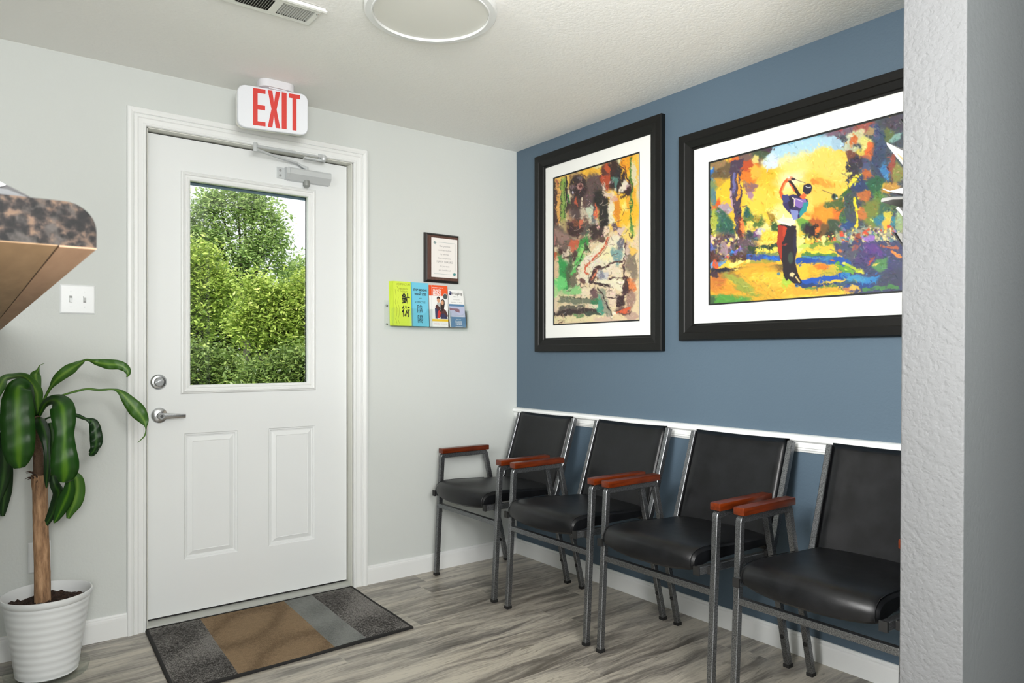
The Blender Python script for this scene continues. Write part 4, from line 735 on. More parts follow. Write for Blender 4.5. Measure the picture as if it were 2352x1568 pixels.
K.pg([(1345, 590), (1372, 565), (1398, 546), (1418, 540), (1432, 560), (1436, 590), (1430, 606), (1398, 618), (1376, 622), (1358, 648), (1332, 645), (1325, 618)], (230, 220, 190), 3); E(1398, 580, 22, 18, (236, 226, 176)); E(1418, 588, 12, 16, (122, 156, 152)); E(1424, 562, 8, 12, (112, 112, 118)); E(1360, 600, 18, 12, (232, 222, 198)); K.ln([(1397, 545), (1386, 570), (1362, 596), (1344, 614), (1343, 624), (1350, 630)], 4.5, (202, 98, 66), wob=1); K.ln([(1400, 547), (1389, 574), (1366, 598)], 1.2, (110, 50, 40), wob=1); K.ln([(1325, 618), (1336, 596), (1344, 572)], 1.5, (56, 40, 36)); K.ln([(1325, 620), (1326, 640), (1340, 652)], 3, (110, 80, 74)); E(1338, 645, 6, 6, (110, 80, 70)); K.ln([(1358, 646), (1368, 620), (1376, 614)], 11, (66, 44, 42), wob=1); K.ln([(1359, 642), (1373, 620)], 4, (216, 120, 84), wob=1); K.ln([(1378, 618), (1394, 610), (1412, 602), (1430, 600)], 6, (70, 46, 44)); K.ln([(1434, 560), (1436, 600), (1433, 640)], 4, (76, 54, 52)); E(1440, 575, 5, 26, (206, 180, 164)); E(1412, 625, 16, 12, (230, 214, 186)); E(1385, 635, 12, 14, (200, 196, 196)); E(1382, 634, 6, 9, (130, 132, 146)); E(1415, 652, 30, 14, (232, 224, 192)); K.ln([(1366, 650), (1400, 658)], 7, (60, 42, 42)); K.ln([(1400, 640), (1440, 636), (1446, 650), (1440, 672), (1424, 690)], 4, (70, 46, 46)); E(1438, 662, 10, 14, (66, 44, 46), 20); E(1421, 690, 12, 13, (58, 38, 40)); E(1405, 680, 12, 16, (224, 202, 176)); E(1452, 660, 7, 26, (220, 128, 72)); E(1452, 605, 12, 34, (132, 118, 100)); E(1448, 690, 12, 20, (160, 128, 112)); K.ln([(1396, 680), (1414, 686)], 2.5, (60, 40, 40)); E(1452, 575, 10, 10, (236, 190, 90))
E(1322, 668, 28, 8, (140, 200, 126)); E(1348, 672, 16, 13, (232, 214, 182)); E(1365, 675, 7, 18, (110, 84, 84)); K.ln([(1290, 691), (1376, 694)], 14, (116, 122, 100), soft=4); E(1370, 692, 12, 6, (60, 120, 80)); K.ln([(1285, 682), (1350, 686)], 2, (60, 70, 50)); K.ln([(1272, 710), (1300, 706), (1340, 706)], 8, (96, 92, 80)); K.ln([(1275, 719), (1320, 716), (1376, 716)], 13, (58, 46, 44), soft=4); E(1365, 703, 12, 5, (222, 210, 180)); E(1382, 706, 12, 18, (74, 150, 124)); K.ln([(1382, 668), (1392, 700), (1400, 728)], 15, (152, 152, 132), soft=3); K.ln([(1375, 660), (1392, 690), (1408, 728)], 2.5, (46, 36, 36)); E(1360, 722, 14, 6, (70, 80, 66)); K.ln([(1268, 736), (1330, 732), (1385, 730)], 12, (228, 214, 166), soft=3); E(1330, 726, 12, 4, (110, 140, 90)); E(1400, 738, 30, 8, (216, 188, 164)); E(1432, 716, 16, 10, (90, 62, 58)); E(1432, 714, 12, 6, (214, 96, 60), -30); E(1412, 722, 4, 5, (240, 234, 210)); E(1450, 728, 12, 12, (190, 160, 140)); E(1275, 700, 9, 14, (226, 204, 172)); K.ln([(1284, 735), (1298, 735)], 1.5, (90, 60, 50)); K.ln([(1284, 740), (1296, 740)], 1.5, (90, 60, 50))
K.strokes(2200, 6, 1.3, 12, sc=4.2); K.strokes(1600, 4, .9, 12, sc=2.2); K.strokes(700, 4, .8, 34, reg=(1300, 400, 1440, 660), sc=2)
for _ in range(90):
    u, v_ = rng.uniform(1300, 1440), rng.uniform(420, 690); a = rng.uniform(0, 2*PI); p_ = [(u, v_)]
    for k_ in range(3): a += rng.normal(0, .7); p_.append((p_[-1][0]+math.cos(a)*4.5, p_[-1][1]+math.sin(a)*4.5))
    K.ln(p_, rng.uniform(.6, 1.3), (60, 40, 40) if rng.random() < .7 else (226, 206, 190), op=.8, wob=1)
art_mesh(K, (-.9700, 1.3330, -.3500, 2.1310), .0075, 230, 330, p1)

# ------------------------------------------------------------------ door mat
dm = empty('door_mat', (-1.52, -.33, 0), 'woven door mat with brown and grey stripes and black binding', 'door mat')
c0 = [(-1.9785, -.004), (-1.0450, -.006), (-1.0640, -.660), (-2.0120, -.690)]
def bil(s, t_, z):
    x = (1-s)*(1-t_)*c0[0][0]+s*(1-t_)*c0[1][0]+s*t_*c0[2][0]+(1-s)*t_*c0[3][0]
    y = (1-s)*(1-t_)*c0[0][1]+s*(1-t_)*c0[1][1]+s*t_*c0[2][1]+(1-s)*t_*c0[3][1]
    return (x, y, z+.0022*math.sin(s*9+t_*4)*math.sin(t_*5) if z > .001 else z)
def weave(name, c1, c2, scale):
    t = NT(name); mp = t.n('ShaderNodeMapping'); mp.inputs['Rotation'].default_value = (0, 0, .785); t.l(t.pos(), mp.inputs[0])
    ck = t.n('ShaderNodeTexVoronoi', Scale=scale); ck.inputs['Randomness'].default_value = .25; t.l(mp.outputs[0], ck.inputs['Vector'])
    n = t.noise(t.pos(), 70, 3); f = t.math('ADD', t.math('MULTIPLY', ck.outputs[0], 1.2), t.math('MULTIPLY', n, .35))
    t.l(t.ramp(f, [(.52, lin(c2)), (.98, lin(c1))]), t.b.inputs['Base Color']); t.b.inputs['Roughness'].default_value = .95; t.b.inputs['Specular IOR Level'].default_value = .1
    t.bump(t.math('MULTIPLY', ck.outputs[0], -1.), .6, .004); return t.m
Wd = weave('dark charcoal weave', (48, 46, 45), (150, 147, 143), 165.); Wb = weave('tan brown weave', (104, 86, 66), (160, 136, 108), 330.); Wg = weave('mid grey weave', (104, 106, 104), (146, 148, 145), 330.)
sb = [(.012, .232), (.232, .628), (.628, .772), (.772, .988)]; sm = [Wd, Wb, Wg, Wd]; nm = ['charcoal_stripe', 'brown_stripe', 'grey_stripe', 'charcoal_stripe']
for (s0, s1), m_, n_ in zip(sb, sm, nm):
    v = []; nn = 12
    for j in range(nn+1):
        for i in range(nn+1): v.append(bil(s0+(s1-s0)*i/nn, .018+.964*j/nn, .0085))
    f = [(j*(nn+1)+i, j*(nn+1)+i+1, (j+1)*(nn+1)+i+1, (j+1)*(nn+1)+i) for j in range(nn) for i in range(nn)]
    link(n_, v, f, m_, dm)
ring = []
for s, t_ in [(i/24., 0) for i in range(24)]+[(1, i/24.) for i in range(24)]+[(1-i/24., 1) for i in range(24)]+[(0, 1-i/24.) for i in range(24)]: ring.append((s, t_))
v = []; n = len(ring)
for s, t_ in ring:
    for ins, z in ((0, .0005), (0, .007), (.003, .0105), (.010, .0105), (.014, .0075), (.014, .0005)):
        v.append(bil(min(1-ins, max(ins, s)), min(1-ins*1.4, max(ins*1.4, t_)), z))
f = [(i*6+j, ((i+1) % n)*6+j, ((i+1) % n)*6+(j+1) % 6, i*6+(j+1) % 6) for i in range(n) for j in range(6)]
link('binding', v, f, mat('black binding', (26, 25, 24), .85), dm)

# ------------------------------------------------------------------ chairs
def arc(p0, p1, p2, r, n=5):
    p0, p1, p2 = Vector(p0), Vector(p1), Vector(p2); a = (p0-p1).normalized(); c_ = (p2-p1).normalized()
    half = a.angle(c_)/2; d = r/math.tan(half); s0 = p1+a*d; e0 = p1+c_*d; cen = p1+(a+c_).normalized()*(r/math.sin(half))
    out = []
    for i in range(n+1):
        q = s0.lerp(e0, i/n)-cen; out.append(tuple(cen+q.normalized()*r))
    return out
CXc = -.37
def make_chair(label):
    t = empty('waiting_chair', (CXc, 0, 0), label, 'chair', 'waiting chairs along the blue wall')
    Ft, Fb, Rb_, Rt_ = (-.566, .628), (-.600, .012), (-.138, .012), (-.287, .628)
    for s in (-1, 1):
        y = s*.260
        def lerp(a, b_, k): return (a[0]+(b_[0]-a[0])*k, a[1]+(b_[1]-a[1])*k)
        fj = lerp(Fb, Ft, .94); rj = lerp(Rb_, Rt_, .93)
        L1_ = MB().flat([Fb, fj], y, .022, .024).build('leg', M_ham, t); L2_ = MB().flat([Rb_, rj], y, .022, .024).build('leg', M_ham, t)
        top = [fj]+arc(fj, Ft, Rt_, .011)+arc(Ft, Rt_, rj, .014)+[rj]
        MB().flat(top, y, .022, .024).build('arm_frame', M_ham, t)
        for (px, pz), L_ in ((Fb, L1_), (Rb_, L2_)):
            MB().box((px-.0135, y-.0125, 0), (px+.0135, y+.0125, .014), .002).build('foot_cap', M_black, L_)
        for k_ in (.18, .52):
            p = lerp(Rb_, Rt_, k_); MB().lathe([(0, .008), (.005, .0075), (.008, .004), (.008, -.004)], (0, 0, 0), 14, 'z').build('plug', M_black, L2_, True)
            o = [c_ for c_ in L2_.children if c_.name.startswith('plug')][-1]
            for w in o.data.vertices: q = w.co.copy(); w.co = (p[0]-.011-q.z, y+q.x, p[1]+q.y)
            p = lerp(Fb, Ft, k_); MB().lathe([(0, .006), (.004, .0055), (.006, .003), (.006, -.004)], (0, 0, 0), 12, 'z').build('plug', M_black, L1_, True)
            o = [c_ for c_ in L1_.children if c_.name.startswith('plug')][-1]
            for w in o.data.vertices: q = w.co.copy(); w.co = (p[0]+.011+q.z, y+q.x, p[1]+q.y)
        # arm rest
        bm = bmesh.new(); bmesh.ops.create_cube(bm, size=1)
        for w in bm.verts: w.co = Vector((-.4235+w.co.x*.303, y+w.co.y*.042, .653+w.co.z*.026))
        bmesh.ops.bevel(bm, geom=bm.edges[:], offset=.004, segments=2, profile=.6, affect='EDGES'); MB().bm(bm).build('arm_rest', M_cherry, t, True)
        # back stile bending forward into the seat rail
        P = [(-.061, .832), (-.178, .482)]; bend = [(-.1855, .4615), (-.194, .446), (-.206, .435), (-.223, .429), (-.242, .428)]
        MB().flat(P+bend+[(-.635, .441)], s*.2285, .022, .026).build('back_frame', M_ham, t)
        for xx in (-.577, -.245):
            MB().box((xx-.012, s*.2285+s*.009, .424), (xx+.012, s*.249, .450), .002).build('spacer', M_black, t)
        MB().box((-.637, s*.2285-.0118, .4265), (-.629, s*.2285+.0118, .4555), .001).build('rail_cap', M_black, t)
    b = MB(); x_, z_ = -.5805, .367
    b.box((x_-.011, -.250, z_-.011), (x_+.011, .250, z_+.011), .002); b.build('crossbar', M_ham, t)
    # seat cushion
    NU, v = 29, []
    HW = .2165
    def seat_prof(u):
        a = abs(u); e = max(0, (a-.90)/.10); sh = 1-.30*e*e
        xf = -.668+.034*a**2.2; drop = .012*(1-a**3)
        cr = .010*(1-a**2)
        pts = [(-.190, .452, 0), (-.40, .452, 0), (-.56, .450-drop*.4, 0), (xf+.035, .440-drop*.9, 0), (xf+.016, .438-drop, 0), (xf+.004, .446-drop*.9, 0), (xf, .460-drop*.5, 0), (xf+.003, .476, 1), (xf+.012, .4905, 1), (xf+.030, .501, 1), (xf+.065, .506, 1), (-.50, .505, 1), (-.42, .500, 1), (-.33, .494, 1), (-.24, .490, 1), (-.19, .486, 1)]
        cx_, cz_ = -.42, .468
        return [(cx_+(x-cx_)*(1-.02*e*e), cz_+(z-cz_)*sh+(cr if top else 0)) for x, z, top in pts]
    us = [math.sin(PI/2*(-1+2*i/(NU-1))) for i in range(NU)]
    for u in us:
        for x, z in seat_prof(u): v.append((x, u*HW, z))
    m_ = 16; f = [(i*m_+j, (i+1)*m_+j, (i+1)*m_+(j+1) % m_, i*m_+(j+1) % m_) for i in range(NU-1) for j in range(m_)]
    for k_ in (0, NU-1):
        n0 = len(v); cx_ = sum(v[k_*m_+j][0] for j in range(m_))/m_; cz_ = sum(v[k_*m_+j][2] for j in range(m_))/m_; v.append((cx_, v[k_*m_][1]*1.01, cz_))
        f += [(n0, k_*m_+j, k_*m_+(j+1) % m_) for j in range(m_)]
    st = link('seat', v, f, M_vinyl, t, True)
    # seam piping round the seat top
    for s in (-1, 1):
        pr_ = seat_prof(s*.93); MB().tube([(x, s*.93*HW+s*.0065, z+.0005) for x, z in pr_[5:14]], .0014, 6).build('piping', M_vinyl, st, True)
    # backrest cushion
    NW, NV, v = 21, 21, []; BW = .2200
    def line(z): return -.178+(z-.482)*(.117/.350)
    def bend_(u): return .016*(1-u*u)
    for side in (0, 1):
        for j in range(NV):
            w = j/(NV-1)
            for i in range(NW):
                u = -1+2*i/(NW-1); z = .432+w*(.842-.432)-.005*(1-u*u)*w
                eu = max(0, (abs(u)-.82)/.18); ew = max(0, (abs(2*w-1)-.9)/.1); th = .0165*(1-eu**2.2)**.5*(1-ew**2.2)**.5 if (eu < 1 and ew < 1) else 0
                xb = line(z)+bend_(u)-.002
                v.append((xb-th if side == 0 else xb+th*.8, u*BW, z))
    g = lambda s_, j, i: s_*NW*NV+j*NW+i
    f = [(g(s_, j, i), g(s_, j, i+1), g(s_, j+1, i+1), g(s_, j+1, i)) for s_ in (0, 1) for j in range(NV-1) for i in range(NW-1)]
    for j in range(NV-1):
        for i in (0, NW-1): f.append((g(0, j, i), g(0, j+1, i), g(1, j+1, i), g(1, j, i)))
    for i in range(NW-1):
        for j in (0, NV-1): f.append((g(0, j, i), g(0, j, i+1), g(1, j, i+1), g(1, j, i)))
    bk = link('backrest', v, f, M_vinyl, t)
    bm = bmesh.new(); bm.from_mesh(bk.data); bmesh.ops.remove_doubles(bm, verts=bm.verts, dist=.0004); bmesh.ops.recalc_face_normals(bm, faces=bm.faces); bm.to_mesh(bk.data); bm.free()
    bk.data.polygons.foreach_set('use_smooth', [True]*len(bk.data.polygons))
    return t
chair = make_chair('black vinyl armchair with wooden arm rests in the room corner, farthest from the partition')

# ------------------------------------------------------------------ potted plant
px_, py_ = -2.340, -.236
pot = empty('plant_pot', (px_, py_, 0), 'white ribbed plastic pot on a clear saucer, holding the corn plant', 'plant pot')
Mp = mat('white pot plastic', (226, 229, 230), .33)
prof = [(0, .012), (.094, .012), (.098, .016)]
for i in range(66):
    z = .018+i*(.268-.018)/65; r = .098+(z-.018)/.25*.036; prof.append((r+.0007*math.sin(2*PI*z/.0262), z))
prof += [(.1345, .270), (.1345, .276), (.139, .280), (.1425, .288), (.1435, .296), (.1425, .301), (.139, .302), (.136, .298), (.133, .285), (.129, .27), (.12, .2), (.115, .15), (0, .15)]
MB().lathe(prof, (px_, py_, 0), 72).build('pot_body', Mp, pot, True)
MB().lathe([(0, .001), (.118, .001), (.128, .006), (.134, .030), (.1355, .031), (.1350, .029), (.130, .006), (.120, .0035), (0, .0035)], (px_, py_, 0), 64).build('saucer', M_acr, pot, True)
# soil
t = NT('dark potting soil'); n_ = t.noise(t.pos(), 120, 5, .7); t.l(t.ramp(n_, [(.35, lin((22, 15, 12))), (.7, lin((84, 60, 48)))]), t.b.inputs['Base Color']); t.b.inputs['Roughness'].default_value = .95; t.bump(n_, 1., .01)
v, f = [], []; NR, NS = 14, 60
for i in range(NR+1):
    for j in range(NS):
        r = .1305*i/NR; a = 2*PI*j/NS; v.append((px_+r*math.cos(a), py_+r*math.sin(a), .262+.006*math.sin(5*a+i)+random.uniform(-.004, .005)+(.010 if i < 8 else 0)*random.random()))
for i in range(NR):
    for j in range(NS): f.append((i*NS+j, i*NS+(j+1) % NS, (i+1)*NS+(j+1) % NS, (i+1)*NS+j))
tag(link('soil', v, f, t.m, pot, True), kind='stuff')
# plant
plant = empty('corn_plant', (px_, py_, .26), 'corn plant with a bare woody trunk and long arching striped leaves', 'plant')
t = NT('plant bark'); n_ = t.noise(t.obj(), 20, 5, .65, (3, 3, .55)); t.l(t.ramp(n_, [(.3, lin((96, 70, 50))), (.5, lin((158, 122, 90))), (.7, lin((196, 158, 122)))]), t.b.inputs['Base Color']); t.b.inputs['Roughness'].default_value = .8
t.bump(t.math('ADD', n_, t.noise(t.obj(), 90, 3, .6, (1, 1, .3))), .6, .006); Mbk = t.m
kb = 2.575
tr = [at(98, 1385, kb), at(96, 1300, kb), at(94, 1230, kb), at(93, 1160, kb), at(91, 1090, kb)]
v, f = [], []; NS = 20; pth = []
for i in range(25):
    s = i/24*(len(tr)-1); k0 = min(int(s), len(tr)-2); pth.append(tr[k0].lerp(tr[k0+1], s-k0))
for i, p in enumerate(pth):
    r0 = .0258-.0022*i/24+(.0025 if i > 21 else 0)
    for j in range(NS):
        a = 2*PI*j/NS; r = r0*(1+.035*math.sin(3*a+i*.3)+.02*math.sin(7*a+i*.11))+random.uniform(-.0004, .0004); v.append((p.x+r*math.cos(a), p.y+r*math.sin(a), p.z))
f = [(i*NS+j, i*NS+(j+1) % NS, (i+1)*NS+(j+1) % NS, (i+1)*NS+j) for i in range(24) for j in range(NS)]+[tuple(24*NS+j for j in range(NS)), tuple(j for j in range(NS))]
link('trunk', v, f, Mbk, plant, True)
cr = [at(89, 1095, kb), at(88, 1050, kb), at(85, 1000, kb), at(84, 955, kb)]
MB().tube([cr[0], cr[1], cr[2], cr[3]], [.018, .0165, .015, .012], 14).build('upper_stem', mat('brown stem', (86, 64, 46), .8, bump=(90, .8, .01)), plant, True)
b = MB()
for i in range(22):
    a = random.uniform(0, 2*PI); z = random.uniform(-.012, .03); base_ = cr[0]+Vector((.02*math.cos(a), .02*math.sin(a), z)); tip = base_+Vector((.022*math.cos(a), .022*math.sin(a), random.uniform(-.006, .02)))
    b.tube([base_, base_.lerp(tip, .5)+Vector((0, 0, .003)), tip], [.003, .002, .0006], 5)
b.build('bark_scales', mat('dark bark scales', (58, 40, 30), .9), plant)
def leaf_mat(name, edge, mid, hi):
    t = NT(name); uv = t.n('ShaderNodeAttribute', _attribute_name='lf'); sp = t.n('ShaderNodeSeparateXYZ'); t.l(uv.outputs['Vector'], sp.inputs[0])
    a = t.math('ABSOLUTE', sp.outputs[0]); n_ = t.noise(t.obj(), 10, 2); st_ = t.n('ShaderNodeTexWave', _wave_type='BANDS', Scale=9., Distortion=.5); t.l(uv.outputs['Vector'], st_.inputs['Vector'])
    f = t.math('ADD', t.math('MULTIPLY', a, 1.), t.math('MULTIPLY', t.math('SUBTRACT', n_, .5), .30))
    c = t.ramp(f, [(.06, lin(hi)), (.24, lin(mid)), (.42, lin(edge)), (1, lin(edge))]); c = t.mix(t.math('MULTIPLY', st_.outputs[0], .18), c, lin(mid))
    t.l(c, t.b.inputs['Base Color']); t.b.inputs['Roughness'].default_value = .34; t.b.inputs['Subsurface Weight'].default_value = 0
    tl = t.n('ShaderNodeBsdfTranslucent'); t.l(c, tl.inputs[0]); mx = t.n('ShaderNodeMixShader'); mx.inputs[0].default_value = .28
    t.l(t.b.outputs[0], mx.inputs[1]); t.l(tl.outputs[0], mx.inputs[2]); t.l(mx.outputs[0], t.o.inputs[0]); t.bump(st_.outputs[0], .12, .002); return t.m
LM = leaf_mat('striped leaf', (32, 78, 20), (48, 100, 20), (92, 142, 30)); LM2 = leaf_mat('dark leaf', (22, 54, 22), (30, 70, 24), (56, 100, 32)); LM3 = leaf_mat('fresh leaf', (64, 108, 38), (82, 128, 44), (118, 156, 60))
def catmull(P, n):
    out = []
    for i in range(len(P)-1):
        p0 = P[max(i-1, 0)]; p1 = P[i]; p2 = P[i+1]; p3 = P[min(i+2, len(P)-1)]
        for j in range(n):
            t_ = j/n; out.append(.5*((2*p1)+(-p0+p2)*t_+(2*p0-5*p1+4*p2-p3)*t_*t_+(-p0+3*p1-3*p2+p3)*t_**3))
    out.append(P[-1]); return out
def leaf(pts, m, fold=.25, wave=.0, name='leaf'):
    # pts: (u, v, k, width px, twist degrees)
    A = [np.array(list(at(u, v_, k))+[w*k/F*.93, tw]) for u, v_, k, w, tw in pts]; Q = catmull(A, 7); n = len(Q); v, uv = [], []
    MS = [-1, -.62, -.25, 0, .25, .62, 1]
    for i, q in enumerate(Q):
        p = Vector(q[:3]); t_ = (Vector(Q[min(i+1, n-1)][:3])-Vector(Q[max(i-1, 0)][:3])).normalized(); vd = (p-Vector(CAM)).normalized()
        side = t_.cross(vd); side = side.normalized() if side.length > 1e-4 else Vector((1, 0, 0)); nrm = side.cross(t_).normalized(); a = math.radians(q[4])
        S = side*math.cos(a)+nrm*math.sin(a); Nn = nrm*math.cos(a)-side*math.sin(a); w = max(.0006, q[3]/2)
        for s_ in MS:
            h = -fold*w*(1-abs(s_))*1.0+wave*w*math.sin(i*.9+s_*2)*abs(s_)
            v.append(p+S*s_*w+Nn*h); uv.append((s_, i/n*2, 0))
    k_ = len(MS); f = [(i*k_+j, i*k_+j+1, (i+1)*k_+j+1, (i+1)*k_+j) for i in range(n-1) for j in range(k_-1)]
    me = bpy.data.meshes.new(name); me.from_pydata([tuple(x) for x in v], [], f); me.materials.append(m); me.polygons.foreach_set('use_smooth', [True]*len(f))
    at_ = me.attributes.new('lf', 'FLOAT_VECTOR', 'POINT'); at_.data.foreach_set('vector', np.array(uv, np.float32).ravel())
    o = bpy.data.objects.new(name, me); C.objects.link(o); o.parent = plant
    so = o.modifiers.new('thick', 'SOLIDIFY'); so.thickness = .0006; return o
def cp(x, y): return (x/3.733, 810+y/3.733)
def L(lst, m, **kw): return leaf([(*cp(x, y), k, w/3.733, tw) for x, y, k, w, tw in lst], m, **kw)
L([(325, 520, 2.575, 28, 0), (375, 410, 2.57, 22, 0), (430, 305, 2.56, 30, 20), (500, 215, 2.55, 84, 0), (600, 140, 2.56, 100, -10), (690, 85, 2.57, 52, -30), (745, 60, 2.58, 28, -50), (830, 80, 2.60, 60, -20), (930, 98, 2.61, 92, 0), (1020, 105, 2.62, 84, 0), (1080, 135, 2.63, 70, 10), (1100, 180, 2.63, 36, 0), (1085, 208, 2.63, 8, 0)], LM3, wave=.12)
L([(325, 530, 2.575, 26, 0), (385, 415, 2.57, 24, 0), (470, 385, 2.58, 14, 30), (600, 345, 2.60, 24, 40), (740, 312, 2.63, 26, 40), (850, 320, 2.65, 28, 40), (970, 315, 2.67, 22, 40), (1040, 345, 2.69, 60, 20), (1110, 420, 2.70, 110, 0), (1180, 500, 2.71, 136, 0), (1235, 580, 2.72, 82, 0), (1250, 640, 2.72, 14, 0), (1240, 710, 2.72, 12, 0), (1180, 770, 2.72, 3, 0)], LM3, wave=.08)
L([(300, 540, 2.57, 40, 0), (270, 420, 2.5, 60, 0), (210, 320, 2.42, 150, 0), (160, 300, 2.38, 180, -10), (148, 400, 2.35, 238, 0), (150, 550, 2.34, 262, 0), (158, 700, 2.34, 262, 0), (160, 830, 2.34, 244, 0), (162, 920, 2.35, 186, 0), (168, 985, 2.36, 84, 0)], LM, fold=.16, wave=.05)
L([(335, 540, 2.575, 30, 0), (385, 440, 2.54, 60, 0), (460, 405, 2.48, 100, 0), (525, 450, 2.43, 190, 0), (545, 560, 2.41, 196, 5), (552, 700, 2.40, 160, 10), (550, 820, 2.40, 190, 0), (556, 950, 2.40, 226, 0), (556, 1040, 2.41, 196, 0), (542, 1108, 2.42, 70, 0)], LM, fold=.2, wave=.06)
L([(350, 590, 2.575, 20, 0), (420, 555, 2.57, 14, 0), (560, 520, 2.60, 24, 0), (650, 535, 2.63, 38, 20), (740, 570, 2.66, 34, 30), (800, 600, 2.67, 78, 0), (820, 680, 2.67, 100, 0), (826, 760, 2.67, 104, 0), (812, 820, 2.67, 76, 10), (785, 862, 2.67, 60, 0), (762, 868, 2.67, 14, 0)], LM2, wave=.2)
L([(320, 560, 2.575, 50, 0), (345, 600, 2.52, 100, 10), (380, 700, 2.49, 96, 20), (398, 820, 2.48, 60, 30), (405, 950, 2.48, 56, 20), (402, 1060, 2.49, 48, 0), (398, 1160, 2.5, 10, 0)], LM2, fold=.6)
L([(430, 600, 2.60, 50, 0), (452, 720, 2.59, 92, 0), (446, 840, 2.59, 84, 0), (430, 960, 2.59, 40, 0), (440, 1060, 2.6, 16, 0)], LM2, fold=.3)
L([(330, 520, 2.57, 40, 0), (322, 420, 2.56, 76, 0), (312, 330, 2.55, 96, 0), (250, 230, 2.53, 76, 20), (190, 195, 2.5, 66, 30), (110, 200, 2.45, 58, 30), (40, 220, 2.4, 66, 10), (0, 290, 2.36, 86, 0), (-40, 380, 2.34, 60, 0)], LM3, wave=.06)
L([(318, 470, 2.58, 40, 0), (318, 330, 2.6, 60, 0), (312, 240, 2.61, 76, 0), (304, 190, 2.62, 84, 0), (326, 148, 2.62, 26, 0), (340, 110, 2.62, 7, 0), (382, 90, 2.62, 3, 0)], LM3, fold=.3)
L([(450, 1050, 2.52, 60, 0), (470, 1130, 2.52, 80, 0), (500, 1200, 2.54, 90, 10), (478, 1290, 2.56, 86, 10), (440, 1390, 2.57, 76, 20), (390, 1475, 2.57, 40, 10), (358, 1510, 2.57, 6, 0)], LM2, fold=.35)
L([(600, 1090, 2.5, 60, 0), (590, 1180, 2.51, 100, 0), (560, 1260, 2.52, 124, 0), (520, 1350, 2.53, 96, 0), (480, 1430, 2.53, 46, 0), (462, 1458, 2.53, 8, 0)], LM, fold=.3)
L([(600, 1030, 2.54, 40, 0), (656, 1080, 2.55, 100, 0), (664, 1180, 2.56, 124, 0), (640, 1280, 2.56, 128, 0), (605, 1360, 2.56, 76, 0), (584, 1420, 2.56, 28, 0)], LM3, fold=.2)
L([(450, 1010, 2.58, 30, 0), (470, 1100, 2.59, 70, 0), (480, 1180, 2.6, 50, 0), (490, 1260, 2.6, 10, 0)], LM3, fold=.2)
L([(290, 560, 2.57, 40, 0), (180, 600, 2.54, 60, 10), (60, 680, 2.5, 90, 0), (40, 820, 2.48, 120, 0), (40, 960, 2.48, 130, 0), (26, 1090, 2.48, 110, 0), (4, 1200, 2.48, 70, 0), (-10, 1290, 2.48, 16, 0)], LM2, fold=.3)
L([(290, 560, 2.58, 40, 0), (160, 640, 2.6, 60, 0), (80, 860, 2.6, 60, 0), (66, 1040, 2.6, 84, 0), (48, 1180, 2.6, 100, 0), (30, 1300, 2.6, 76, 0), (22, 1400, 2.6, 34, 0)], LM2, fold=.3)
L([(300, 570, 2.57, 40, 0), (150, 560, 2.5, 60, 0), (20, 560, 2.42, 80, 0), (-60, 640, 2.38, 120, 0), (-80, 800, 2.36, 120, 0), (-80, 930, 2.36, 30, 0)], LM, fold=.2)

# ------------------------------------------------------------------ counter
cx1, cy0, cz0 = -2.4755, -2.603, 1.2542
ctop = empty('reception_counter', (cx1-.17, cy0/2, 0), 'speckled granite look counter ledge with rounded edge and plywood underside', 'counter')
prof = [(cx1-.36, cz0), (cx1, cz0)]+[(cx1-.024+.024*math.cos(a), cz0+.038-.024+.024*math.sin(a)) for a in [PI/2*i/10 for i in range(11)]]+[(cx1-.36, cz0+.038)]
MB().prism(prof, lambda x, z, y: (x, y, z), cy0, -.002).build('granite_top', make_granite(), ctop)
MB().box((cx1-.0275, cy0, cz0-.0012), (cx1-.0003, -.004, cz0), 0).build('edge_strip', M_strip, ctop)
MB().box((cx1-.35, cy0, cz0-.0006), (cx1-.0287, -.004, cz0)).build('plywood_underside', M_ply, ctop)
MB().box((cx1-.35, cy0+.02, 0), (cx1-.24, -.015, cz0-.0006)).build('half_wall', M_wall, ctop)
# dark device on the counter
dv = empty('desk_device', (-2.56, -2.55, cz0+.038), 'black and grey glossy device with tapered end on the granite counter', 'device')
zt = cz0+.038; yb = -2.572
pr = [(-2.6200, .0005), (-2.513, .0005), (-2.5245, .0075), (-2.536, .0130), (-2.551, .0195), (-2.62, .024)]
MB().prism(pr, lambda x, z, y: (x, y, zt+z), yb, yb+.040).build('device_body', mat('black gloss plastic', (14, 14, 16), .3, spec=.3), dv)
MB().prism([(-2.6200, .0075), (-2.534, .0035), (-2.518, .0012), (-2.520, .0040), (-2.538, .0100), (-2.62, .0145)], lambda x, z, y: (x, y, zt+z), yb-.0015, yb).build('grey_band', mat('gunmetal band', (58, 61, 64), .4), dv)
MB().prism([(-2.6200, .0145), (-2.5420, .0120), (-2.5390, .0135), (-2.5460, .0172), (-2.62, .0215)], lambda x, z, y: (x, y, zt+z), yb-.002, yb).build('chrome_accent', mat('chrome', (226, 228, 230), .12, 1.), dv)

